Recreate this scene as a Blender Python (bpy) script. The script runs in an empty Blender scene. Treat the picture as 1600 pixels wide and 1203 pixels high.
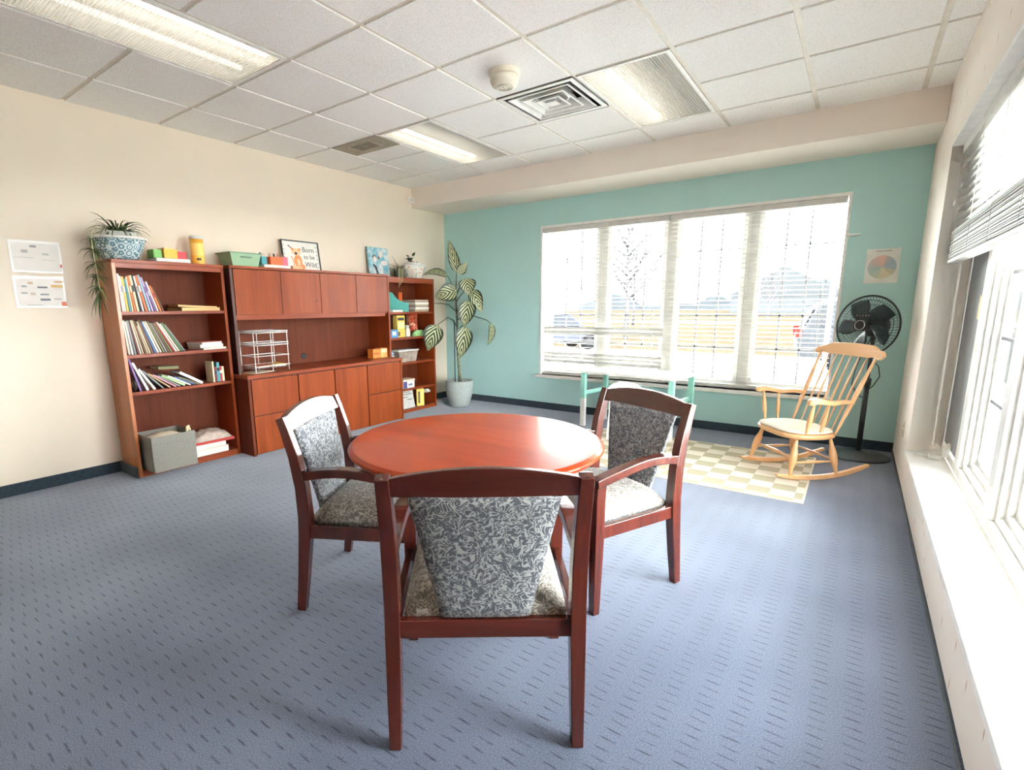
import bpy, bmesh, math, random
from mathutils import Vector, Matrix
random.seed(7)
SC = bpy.context.scene
COL = SC.collection
PI = math.pi

# ------------------------------------------------------------------ camera, sky, exposure
cam = bpy.data.cameras.new('camera')
cam_o = bpy.data.objects.new('camera', cam)
COL.objects.link(cam_o)
_r = Vector((0.80650418, 0.59116183, -0.00887163))
_u = Vector((-0.10057129, 0.1519622, 0.98325628))
_f = Vector((-0.58261173, 0.79210806, -0.18201205))
cam_o.matrix_world = Matrix(((_r.x, _u.x, -_f.x, 4.61895), (_r.y, _u.y, -_f.y, -5.50671), (_r.z, _u.z, -_f.z, 1.27062), (0, 0, 0, 1)))
cam.sensor_fit = 'HORIZONTAL'
cam.sensor_width = 36.0
cam.lens = 795.3226 / 1600 * 36
cam.shift_x = 50.508 / 1600
cam.shift_y = 23.6186 / 1600
cam.clip_start = 0.02
cam.clip_end = 500
SC.camera = cam_o

world = bpy.data.worlds.new('overcast_sky')
SC.world = world
world.use_nodes = True
_bg = world.node_tree.nodes['Background']
_bg.inputs['Color'].default_value = (0.95, 0.97, 1.0, 1)
_bg.inputs['Strength'].default_value = 36.0

SC.view_settings.view_transform = 'Standard'
SC.view_settings.look = 'None'
SC.view_settings.gamma = 1.0
SC.view_settings.use_curve_mapping = False
SC.view_settings.exposure = 0.68
SC.cycles.use_denoising = True
SC.cycles.max_bounces = 14
SC.cycles.diffuse_bounces = 7
SC.cycles.transparent_max_bounces = 24
SC.cycles.sample_clamp_indirect = 8.0
SC.cycles.caustics_reflective = False
SC.cycles.caustics_refractive = False
TUBE_POWER = 4.2

# ------------------------------------------------------------------ materials
def lin(c):
    return tuple(((v / 255) / 12.92 if v / 255 <= 0.04045 else ((v / 255 + 0.055) / 1.055) ** 2.4) for v in c)

def new_mat(name):
    m = bpy.data.materials.new(name)
    m.use_nodes = True
    nt = m.node_tree
    return m, nt, nt.nodes['Principled BSDF']

def N(nt, kind, **kw):
    n = nt.nodes.new(kind)
    for k, v in kw.items():
        setattr(n, k, v)
    return n

def math_node(nt, op, a, b=None, clamp=False):
    n = nt.nodes.new('ShaderNodeMath')
    n.operation = op
    n.use_clamp = clamp
    for i, v in enumerate((a, b)):
        if v is None:
            continue
        if isinstance(v, (int, float)):
            n.inputs[i].default_value = v
        else:
            nt.links.new(v, n.inputs[i])
    return n.outputs[0]

def ramp(nt, fac, stops, interp='LINEAR'):
    r = nt.nodes.new('ShaderNodeValToRGB')
    r.color_ramp.interpolation = interp
    els = r.color_ramp.elements
    while len(els) < len(stops):
        els.new(0.5)
    for e, (p, c) in zip(els, stops):
        e.position = p
        e.color = tuple(c) + (1,)
    nt.links.new(fac, r.inputs[0])
    return r.outputs[0]

def coords(nt, scale=(1, 1, 1), kind='Object', rot=(0, 0, 0)):
    t = nt.nodes.new('ShaderNodeTexCoord')
    mp = nt.nodes.new('ShaderNodeMapping')
    mp.inputs['Location'].default_value = (13.37, 7.91, 5.23) if kind == 'Object' else (0, 0, 0)
    mp.inputs['Scale'].default_value = scale
    mp.inputs['Rotation'].default_value = rot
    nt.links.new(t.outputs[kind], mp.inputs[0])
    return mp.outputs[0]

def noise(nt, vec, scale, detail=3, rough=0.5, dist=0.0):
    n = nt.nodes.new('ShaderNodeTexNoise')
    n.inputs['Scale'].default_value = scale
    n.inputs['Detail'].default_value = detail
    n.inputs['Roughness'].default_value = rough
    n.inputs['Distortion'].default_value = dist
    nt.links.new(vec, n.inputs['Vector'])
    return n

def bump(nt, b, height, strength, dist=0.002):
    n = nt.nodes.new('ShaderNodeBump')
    n.inputs['Strength'].default_value = strength
    n.inputs['Distance'].default_value = dist
    nt.links.new(height, n.inputs['Height'])
    nt.links.new(n.outputs[0], b.inputs['Normal'])

def plain(name, c, rough=0.6, spec=0.4, vary=0.06, scale=14, metal=0.0, coat=0.0, bumpy=0.0, srgb=True, trans=0.0, sheen=0.0):
    m, nt, b = new_mat(name)
    c = lin(c) if srgb else c
    v = coords(nt)
    n = noise(nt, v, scale)
    lo = tuple(x * (1 - vary) for x in c)
    hi = tuple(min(1, x * (1 + vary)) for x in c)
    nt.links.new(ramp(nt, n.outputs['Fac'], [(0.3, lo), (0.7, hi)]), b.inputs['Base Color'])
    b.inputs['Roughness'].default_value = rough
    b.inputs['Specular IOR Level'].default_value = spec
    b.inputs['Metallic'].default_value = metal
    b.inputs['Coat Weight'].default_value = coat
    b.inputs['Coat Roughness'].default_value = 0.12
    b.inputs['Sheen Weight'].default_value = sheen
    if trans:
        b.inputs['Transmission Weight'].default_value = trans
    if bumpy:
        bump(nt, b, noise(nt, v, scale * 12, 2).outputs['Fac'], bumpy)
    return m

def wood(name, dark, light, axis=2, rough=0.35, coat=0.3, grain=1.0, spec=0.45, coat_rough=0.12):
    m, nt, b = new_mat(name)
    s = [9, 9, 9]
    s[axis] = 0.7
    v = coords(nt, tuple(s))
    n1 = noise(nt, v, 1.3, 4, 0.55, 0.0)
    s2 = [70, 70, 70]
    s2[axis] = 2.5
    n2 = noise(nt, coords(nt, tuple(s2)), 1.0, 2)
    f = math_node(nt, 'ADD', math_node(nt, 'MULTIPLY', n1.outputs['Fac'], 0.7), math_node(nt, 'MULTIPLY', n2.outputs['Fac'], 0.3 * grain))
    d, l = lin(dark), lin(light)
    nt.links.new(ramp(nt, f, [(0.32, d), (0.68, l)]), b.inputs['Base Color'])
    b.inputs['Roughness'].default_value = rough
    b.inputs['Specular IOR Level'].default_value = spec
    b.inputs['Coat Weight'].default_value = coat
    b.inputs['Coat Roughness'].default_value = coat_rough
    return m

def wall_mat(name, c, marks=False):
    m, nt, b = new_mat(name)
    v = coords(nt)
    n = noise(nt, v, 1.5, 3)
    c = lin(c)
    col = ramp(nt, n.outputs['Fac'], [(0.3, tuple(x * 0.97 for x in c)), (0.7, tuple(min(1, x * 1.02) for x in c))])
    if marks:                                   # scattered short vertical scuffs where the wall covering is nicked
        vo = nt.nodes.new('ShaderNodeTexVoronoi')
        vo.inputs['Scale'].default_value = 1.0
        vo.inputs['Randomness'].default_value = 0.8
        nt.links.new(coords(nt, (1.0, 4.2, 4.2)), vo.inputs['Vector'])
        vs = nt.nodes.new('ShaderNodeVectorMath')
        vs.operation = 'SUBTRACT'
        t = coords(nt, (1.0, 4.2, 4.2))
        nt.links.new(t, vs.inputs[0])
        nt.links.new(vo.outputs['Position'], vs.inputs[1])
        sx = nt.nodes.new('ShaderNodeSeparateXYZ')
        nt.links.new(vs.outputs[0], sx.inputs[0])
        a = math_node(nt, 'ABSOLUTE', math_node(nt, 'MULTIPLY', sx.outputs[1], 42.0))
        z = math_node(nt, 'ABSOLUTE', math_node(nt, 'MULTIPLY', sx.outputs[2], 9.0))
        inside = math_node(nt, 'LESS_THAN', math_node(nt, 'ADD', a, z), 1.0)
        gm = nt.nodes.new('ShaderNodeNewGeometry')
        gs = nt.nodes.new('ShaderNodeSeparateXYZ')
        nt.links.new(gm.outputs['Normal'], gs.inputs[0])
        inside = math_node(nt, 'MULTIPLY', inside, math_node(nt, 'LESS_THAN', gs.outputs[0], -0.95))
        mix = nt.nodes.new('ShaderNodeMix')
        mix.data_type = 'RGBA'
        nt.links.new(math_node(nt, 'MULTIPLY', inside, 0.75), mix.inputs[0])
        nt.links.new(col, mix.inputs[6])
        mix.inputs[7].default_value = lin((176, 128, 92)) + (1,)
        col = mix.outputs[2]
    nt.links.new(col, b.inputs['Base Color'])
    b.inputs['Roughness'].default_value = 0.75
    b.inputs['Specular IOR Level'].default_value = 0.25
    bump(nt, b, noise(nt, v, 180, 2).outputs['Fac'], 0.12, 0.001)
    return m

def carpet_mat():
    m, nt, b = new_mat('loop_carpet')
    t = nt.nodes.new('ShaderNodeTexCoord')
    wob = noise(nt, t.outputs['Object'], 9, 2)
    vm = nt.nodes.new('ShaderNodeVectorMath')
    vm.operation = 'MULTIPLY_ADD'
    nt.links.new(wob.outputs['Color'], vm.inputs[0])
    vm.inputs[1].default_value = (0.034, 0.014, 0)
    nt.links.new(t.outputs['Object'], vm.inputs[2])
    sx = nt.nodes.new('ShaderNodeSeparateXYZ')
    nt.links.new(vm.outputs[0], sx.inputs[0])
    u = math_node(nt, 'DIVIDE', sx.outputs[0], 0.098)
    fu = math_node(nt, 'FLOOR', u)
    half = math_node(nt, 'MULTIPLY', math_node(nt, 'MODULO', math_node(nt, 'ADD', fu, 400.0), 2.0), 0.5)
    w = math_node(nt, 'ADD', math_node(nt, 'DIVIDE', sx.outputs[1], 0.039), half)
    du = math_node(nt, 'ABSOLUTE', math_node(nt, 'SUBTRACT', math_node(nt, 'FRACT', u), 0.5))
    dv = math_node(nt, 'ABSOLUTE', math_node(nt, 'SUBTRACT', math_node(nt, 'FRACT', w), 0.5))
    mu = math_node(nt, 'MULTIPLY', math_node(nt, 'SUBTRACT', 0.31, du), 7.0, True)
    mv = math_node(nt, 'MULTIPLY', math_node(nt, 'SUBTRACT', 0.13, dv), 8.0, True)
    dash = math_node(nt, 'MULTIPLY', mu, mv)
    fine = noise(nt, t.outputs['Object'], 260, 3, 0.85)
    broad = noise(nt, t.outputs['Object'], 1.1, 2)
    dash = math_node(nt, 'MULTIPLY', dash, math_node(nt, 'MULTIPLY', 3.0, math_node(nt, 'SUBTRACT', noise(nt, t.outputs['Object'], 24, 3, 0.6).outputs['Fac'], 0.24)), True)
    base = ramp(nt, math_node(nt, 'ADD', math_node(nt, 'MULTIPLY', fine.outputs['Fac'], 0.75), math_node(nt, 'MULTIPLY', broad.outputs['Fac'], 0.25)),
                [(0.38, (0.042, 0.058, 0.105)), (0.62, (0.218, 0.252, 0.338))])
    mix = nt.nodes.new('ShaderNodeMix')
    mix.data_type = 'RGBA'
    nt.links.new(math_node(nt, 'MULTIPLY', dash, 0.9), mix.inputs[0])
    nt.links.new(base, mix.inputs[6])
    mix.inputs[7].default_value = (0.035, 0.045, 0.075, 1)
    nt.links.new(mix.outputs[2], b.inputs['Base Color'])
    b.inputs['Roughness'].default_value = 0.95
    b.inputs['Specular IOR Level'].default_value = 0.1
    b.inputs['Sheen Weight'].default_value = 0.35
    b.inputs['Sheen Roughness'].default_value = 0.5
    h = math_node(nt, 'SUBTRACT', math_node(nt, 'MULTIPLY', fine.outputs['Fac'], 0.3), dash)
    bump(nt, b, h, 0.3, 0.003)
    return m

def speckle(name, a, c, scale=260, rough=0.95, sheen=0.2, spec=0.15):
    m, nt, b = new_mat(name)
    n = noise(nt, coords(nt), scale, 2, 0.8)
    nt.links.new(ramp(nt, n.outputs['Fac'], [(0.4, lin(a)), (0.62, lin(c))]), b.inputs['Base Color'])
    b.inputs['Roughness'].default_value = rough
    b.inputs['Specular IOR Level'].default_value = spec
    b.inputs['Sheen Weight'].default_value = sheen
    bump(nt, b, n.outputs['Fac'], 0.4, 0.003)
    return m

def tile_mat():
    m, nt, b = new_mat('acoustic_tile')
    v = coords(nt)
    n = noise(nt, v, 130, 3, 0.7)
    n2 = noise(nt, v, 1.2, 2)
    f = math_node(nt, 'ADD', math_node(nt, 'MULTIPLY', n.outputs['Fac'], 0.8), math_node(nt, 'MULTIPLY', n2.outputs['Fac'], 0.2))
    nt.links.new(ramp(nt, f, [(0.36, lin((230, 226, 219))), (0.5, lin((250, 248, 244)))]), b.inputs['Base Color'])
    b.inputs['Roughness'].default_value = 0.95
    b.inputs['Specular IOR Level'].default_value = 0.1
    bump(nt, b, n.outputs['Fac'], 0.5, 0.003)
    return m

def vine_fabric(name, ground, line, scale=25.0):
    """light curling leaf strokes on a darker woven ground"""
    m, nt, b = new_mat(name)
    v = coords(nt)
    n1 = noise(nt, v, scale, 1, 0.4, 0.7)
    f1 = math_node(nt, 'ABSOLUTE', math_node(nt, 'SINE', math_node(nt, 'MULTIPLY', n1.outputs['Fac'], 26.0)))
    n3 = noise(nt, coords(nt, (1, 1, 1), 'Object', (0.9, 1.3, 0.4)), scale * 0.9, 1, 0.4, 1.0)
    f3 = math_node(nt, 'ABSOLUTE', math_node(nt, 'SINE', math_node(nt, 'MULTIPLY', n3.outputs['Fac'], 24.0)))
    n2 = noise(nt, coords(nt, (1, 1, 1), 'Object', (0.6, 0.3, 0.9)), scale * 2.2, 1, 0.5, 0.4)
    brk = math_node(nt, 'MULTIPLY', math_node(nt, 'SUBTRACT', n2.outputs['Fac'], 0.33), 7.0, True)
    s1 = math_node(nt, 'MULTIPLY', math_node(nt, 'SUBTRACT', f1, 0.79), 6.0, True)
    s3 = math_node(nt, 'MULTIPLY', math_node(nt, 'SUBTRACT', f3, 0.86), 8.0, True)
    s = math_node(nt, 'MULTIPLY', math_node(nt, 'MAXIMUM', s1, s3), brk)
    weave = noise(nt, v, 320, 1)
    s = math_node(nt, 'ADD', s, math_node(nt, 'MULTIPLY', math_node(nt, 'SUBTRACT', weave.outputs['Fac'], 0.5), 0.5), True)
    nt.links.new(ramp(nt, s, [(0.05, lin(ground)), (0.9, lin(line))]), b.inputs['Base Color'])
    b.inputs['Roughness'].default_value = 0.8
    b.inputs['Specular IOR Level'].default_value = 0.25
    b.inputs['Sheen Weight'].default_value = 0.2
    bump(nt, b, s, 0.25, 0.001)
    return m

def checker_rug():
    m, nt, b = new_mat('checked_rug')
    t = nt.nodes.new('ShaderNodeTexCoord')
    sx = nt.nodes.new('ShaderNodeSeparateXYZ')
    nt.links.new(t.outputs['Object'], sx.inputs[0])
    a = math_node(nt, 'FLOOR', math_node(nt, 'DIVIDE', math_node(nt, 'ADD', sx.outputs[0], 20 * 0.1445), 0.1445))
    c = math_node(nt, 'FLOOR', math_node(nt, 'DIVIDE', math_node(nt, 'ADD', sx.outputs[1], 20 * 0.134), 0.134))
    k = math_node(nt, 'MODULO', math_node(nt, 'ADD', a, c), 2.0)
    n = noise(nt, t.outputs['Object'], 300, 2)
    k = math_node(nt, 'ADD', math_node(nt, 'MULTIPLY', k, 0.85), math_node(nt, 'MULTIPLY', n.outputs['Fac'], 0.15))
    nt.links.new(ramp(nt, k, [(0.0, lin((176, 168, 140))), (1.0, lin((226, 219, 205)))]), b.inputs['Base Color'])
    b.inputs['Roughness'].default_value = 0.95
    b.inputs['Specular IOR Level'].default_value = 0.1
    bump(nt, b, n.outputs['Fac'], 0.5, 0.002)
    return m

def glass_mat(name='window_glass'):
    m = bpy.data.materials.new(name)
    m.use_nodes = True
    nt = m.node_tree
    nt.nodes.clear()
    out = nt.nodes.new('ShaderNodeOutputMaterial')
    tr = nt.nodes.new('ShaderNodeBsdfTransparent')
    tr.inputs[0].default_value = (0.96, 0.98, 0.97, 1)
    gl = nt.nodes.new('ShaderNodeBsdfGlossy')
    gl.inputs['Roughness'].default_value = 0.02
    fr = nt.nodes.new('ShaderNodeFresnel')
    fr.inputs[0].default_value = 1.45
    n = noise(nt, coords(nt), 2.0)
    mx = nt.nodes.new('ShaderNodeMixShader')
    nt.links.new(math_node(nt, 'MULTIPLY', fr.outputs[0], math_node(nt, 'ADD', 0.75, math_node(nt, 'MULTIPLY', n.outputs['Fac'], 0.1))), mx.inputs[0])
    nt.links.new(tr.outputs[0], mx.inputs[1])
    nt.links.new(gl.outputs[0], mx.inputs[2])
    nt.links.new(mx.outputs[0], out.inputs[0])
    return m

def mesh_screen(name, c, through):
    m, nt, b = new_mat(name)
    out = nt.nodes['Material Output']
    tr = nt.nodes.new('ShaderNodeBsdfTransparent')
    n = noise(nt, coords(nt), 600, 1)
    nt.links.new(ramp(nt, n.outputs['Fac'], [(0.3, tuple(x * .9 for x in lin(c))), (0.7, lin(c))]), b.inputs['Base Color'])
    b.inputs['Roughness'].default_value = 0.7
    mx = nt.nodes.new('ShaderNodeMixShader')
    mx.inputs[0].default_value = 1 - through
    nt.links.new(tr.outputs[0], mx.inputs[1])
    nt.links.new(b.outputs[0], mx.inputs[2])
    nt.links.new(mx.outputs[0], out.inputs[0])
    return m

def lens_mat(name, along):
    """ribbed acrylic lens: part clear, part milky"""
    m = bpy.data.materials.new(name)
    m.use_nodes = True
    nt = m.node_tree
    nt.nodes.clear()
    out = nt.nodes.new('ShaderNodeOutputMaterial')
    s = nt.nodes.new('ShaderNodeSeparateXYZ')
    t = nt.nodes.new('ShaderNodeTexCoord')
    nt.links.new(t.outputs['Object'], s.inputs[0])
    w = math_node(nt, 'SINE', math_node(nt, 'MULTIPLY', s.outputs[along], 2 * PI / 0.017))
    rib = math_node(nt, 'ADD', 0.5, math_node(nt, 'MULTIPLY', w, 0.5))
    tr = nt.nodes.new('ShaderNodeBsdfTransparent')
    tl = nt.nodes.new('ShaderNodeBsdfTranslucent')
    nt.links.new(ramp(nt, rib, [(0.0, (0.5, 0.5, 0.48)), (1.0, (0.85, 0.85, 0.83))]), tl.inputs[0])
    df = nt.nodes.new('ShaderNodeBsdfDiffuse')
    nt.links.new(ramp(nt, rib, [(0.0, (0.45, 0.44, 0.41)), (1.0, (0.85, 0.84, 0.82))]), df.inputs[0])
    m1 = nt.nodes.new('ShaderNodeMixShader')
    m1.inputs[0].default_value = 0.45
    nt.links.new(tl.outputs[0], m1.inputs[1])
    nt.links.new(df.outputs[0], m1.inputs[2])
    m2 = nt.nodes.new('ShaderNodeMixShader')
    nt.links.new(math_node(nt, 'ADD', 0.35, math_node(nt, 'MULTIPLY', rib, 0.4)), m2.inputs[0])
    nt.links.new(tr.outputs[0], m2.inputs[1])
    nt.links.new(m1.outputs[0], m2.inputs[2])
    nt.links.new(m2.outputs[0], out.inputs[0])
    return m

def emit_mat(name, c, power):
    m, nt, b = new_mat(name)
    n = noise(nt, coords(nt), 3)
    nt.links.new(ramp(nt, n.outputs['Fac'], [(0.0, c), (1.0, c)]), b.inputs['Emission Color'])
    b.inputs['Emission Strength'].default_value = power
    b.inputs['Base Color'].default_value = (0.9, 0.9, 0.9, 1)
    return m

def leaf_mat(name, dark, pale, stripes=True, k=17.0, amount=0.62):
    """UV: x across (-1..1 about the midrib, stored as 0..1), y along the leaf"""
    m, nt, b = new_mat(name)
    t = nt.nodes.new('ShaderNodeTexCoord')
    s = nt.nodes.new('ShaderNodeSeparateXYZ')
    nt.links.new(t.outputs['UV'], s.inputs[0])
    a = math_node(nt, 'ABSOLUTE', math_node(nt, 'SUBTRACT', s.outputs[0], 0.5))
    n = noise(nt, t.outputs['Object'], 40, 2)
    if stripes:
        ph = math_node(nt, 'SUBTRACT', math_node(nt, 'MULTIPLY', s.outputs[1], k), math_node(nt, 'MULTIPLY', a, k * 1.1))
        ph = math_node(nt, 'ADD', ph, math_node(nt, 'MULTIPLY', n.outputs['Fac'], 0.5))
        w = math_node(nt, 'MULTIPLY', math_node(nt, 'ADD', math_node(nt, 'SINE', math_node(nt, 'MULTIPLY', ph, 2.0)), 0.0), 3.0, True)
        edge = math_node(nt, 'MULTIPLY', math_node(nt, 'SUBTRACT', 0.44, a), 9.0, True)
        f = math_node(nt, 'MULTIPLY', math_node(nt, 'MULTIPLY', w, edge), amount + 0.25)
    else:
        f = math_node(nt, 'MULTIPLY', math_node(nt, 'SUBTRACT', 0.16, a), 5.0, True)
        f = math_node(nt, 'MULTIPLY', f, amount)
    f = math_node(nt, 'ADD', f, math_node(nt, 'MULTIPLY', math_node(nt, 'SUBTRACT', n.outputs['Fac'], 0.5), 0.25), True)
    nt.links.new(ramp(nt, f, [(0.05, lin(dark)), (0.8, lin(pale))]), b.inputs['Base Color'])
    b.inputs['Roughness'].default_value = 0.42
    return m

M = {}
M['wall'] = wall_mat('beige_paint', (238, 224, 205))
M['wallm'] = wall_mat('beige_paint_nicked', (242, 233, 221), True)
M['teal'] = wall_mat('teal_paint', (182, 220, 216))
M['soffit'] = wall_mat('soffit_paint', (240, 231, 219))
M['carpet'] = carpet_mat()
M['cove'] = speckle('carpet_base', (22, 34, 42), (66, 78, 88), 300)
M['tile'] = tile_mat()
M['tbar'] = plain('grid_bar_paint', (222, 214, 200), 0.5)
M['white'] = plain('white_paint', (240, 238, 232), 0.45)
M['vinyl'] = plain('white_vinyl', (240, 239, 235), 0.35)
M['cream'] = plain('cream_plastic', (232, 224, 206), 0.5)
M['muntin'] = plain('backlit_grille_bar', (150, 150, 151), 0.6, 0.1)  # white bars greyed: their backlit shade is put into the colour
M['mull'] = plain('mullion_vinyl', (206, 204, 198), 0.5, 0.2)
M['slat'] = plain('blind_slat_vinyl', (212, 210, 204), 0.5, 0.2)
M['cordw'] = plain('white_cord', (225, 222, 214), 0.7)
M['glass'] = glass_mat()
M['screen'] = mesh_screen('insect_screen', (150, 152, 152), 0.12)
M['cherry'] = wood('cherry_front', (114, 46, 17), (144, 67, 29), 2, 0.38, 0.08, 1.0, 0.2)
M['cherryh'] = wood('cherry_horizontal', (114, 47, 23), (150, 70, 38), 1, 0.38, 0.1, 1.0, 0.25)
M['cherrys'] = wood('cherry_side_glare', (150, 84, 44), (186, 116, 66), 2, 0.35, 0.3)  # paler cherry: the glare on the exposed side is put into the colour
M['cherryb'] = wood('cherry_shaded', (84, 38, 22), (108, 52, 32), 2, 0.55, 0.0, 1.0, 0.15)  # darkened cherry: the deep shade inside the cases is in the colour
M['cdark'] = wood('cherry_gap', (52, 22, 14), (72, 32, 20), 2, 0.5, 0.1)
M['mahog'] = wood('mahogany_frame', (62, 25, 19), (92, 38, 27), 2, 0.25, 0.4)
M['mahogx'] = wood('mahogany_rail', (62, 25, 19), (92, 38, 27), 0, 0.25, 0.4)
M['table'] = wood('mahogany_tabletop', (142, 43, 10), (174, 66, 20), 0, 0.35, 0.3, 0.8, 0.15, 0.06)
M['maple'] = wood('maple', (214, 158, 104), (232, 184, 134), 2, 0.35, 0.3)
M['maplex'] = wood('maple_rail', (218, 160, 106), (236, 188, 138), 0, 0.35, 0.3)
M['vine'] = vine_fabric('vine_upholstery', (78, 82, 89), (164, 164, 164))
M['vinet'] = vine_fabric('vine_upholstery_seat', (110, 106, 98), (182, 176, 165))
M['rug'] = checker_rug()
M['pad'] = plain('cream_cushion_fabric', (236, 226, 206), 0.9, 0.2, 0.05, 60, bumpy=0.3)
M['black'] = plain('black_plastic', (34, 38, 40), 0.4)
M['blackm'] = plain('dark_metal', (44, 50, 52), 0.35, metal=0.3)
M['grey'] = plain('grey_metal', (150, 150, 148), 0.4, metal=0.5)
M['chrome'] = plain('bright_metal', (205, 205, 205), 0.2, metal=0.9)
M['bin'] = plain('grey_bin_fabric', (136, 132, 124), 0.9, 0.2, 0.08, 90, bumpy=0.3)
M['bind'] = plain('grey_bin_inside', (112, 108, 100), 0.9, 0.2, 0.08, 90)
M['stone'] = speckle('pale_stoneware', (150, 158, 154), (186, 192, 188), 120, 0.7, 0.0)
M['soil'] = speckle('potting_soil', (40, 30, 24), (70, 56, 44), 90, 1.0, 0.0)
M['ldief'] = leaf_mat('striped_leaf', (26, 46, 30), (196, 200, 150))
M['lspid'] = leaf_mat('spider_leaf', (48, 74, 34), (150, 158, 96), False)
M['lspidp'] = leaf_mat('pale_spider_leaf', (74, 92, 46), (178, 176, 118), False)
M['stem'] = plain('green_stem', (70, 84, 56), 0.6, vary=0.3, scale=30)
M['teal_paint'] = plain('seafoam_furniture_paint', (160, 222, 206), 0.4)
M['paper'] = plain('white_paper', (238, 234, 226), 0.9, 0.1, 0.03, 40)
M['manila'] = plain('manila_paper', (216, 182, 130), 0.8, 0.1)
M['sleeve'] = plain('clear_sleeve', (236, 232, 226), 0.25, 0.5, 0.04, 9)
M['grass'] = speckle('darkened_dry_grass', (37, 32, 25), (45, 40, 31), 3, 1, 0, 0)  # dry lawn coloured far too dark, to offset the bright sky
M['lot'] = speckle('pale_pavement', (176, 176, 174), (204, 204, 202), 5, 1, 0)
M['bark'] = plain('bare_bark', (58, 56, 56), 0.9, 0.0)
M['hillm'] = speckle('distant_woods', (42, 45, 47), (48, 51, 53), 0.2, 1, 0, 0)
_cols = {}
def cmat(rgb, rough=0.55, coat=0.0, spec=0.4):
    k = (tuple(rgb), rough, spec)
    if k not in _cols:
        _cols[k] = plain('colour_%02x%02x%02x' % tuple(rgb), rgb, rough, spec, coat=coat)
    return _cols[k]
TUBE = emit_mat('fluorescent_tube', (1.0, 0.93, 0.82), TUBE_POWER)
TUBE_DIM = emit_mat('dim_fluorescent_tube', (1.0, 0.93, 0.82), TUBE_POWER * 0.45)
TUBE_OFF = plain('unlit_tube', (235, 235, 232), 0.3)
LENSX = lens_mat('lens_ribs_across', 1)
LENSY = lens_mat('lens_ribs_along', 0)

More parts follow.
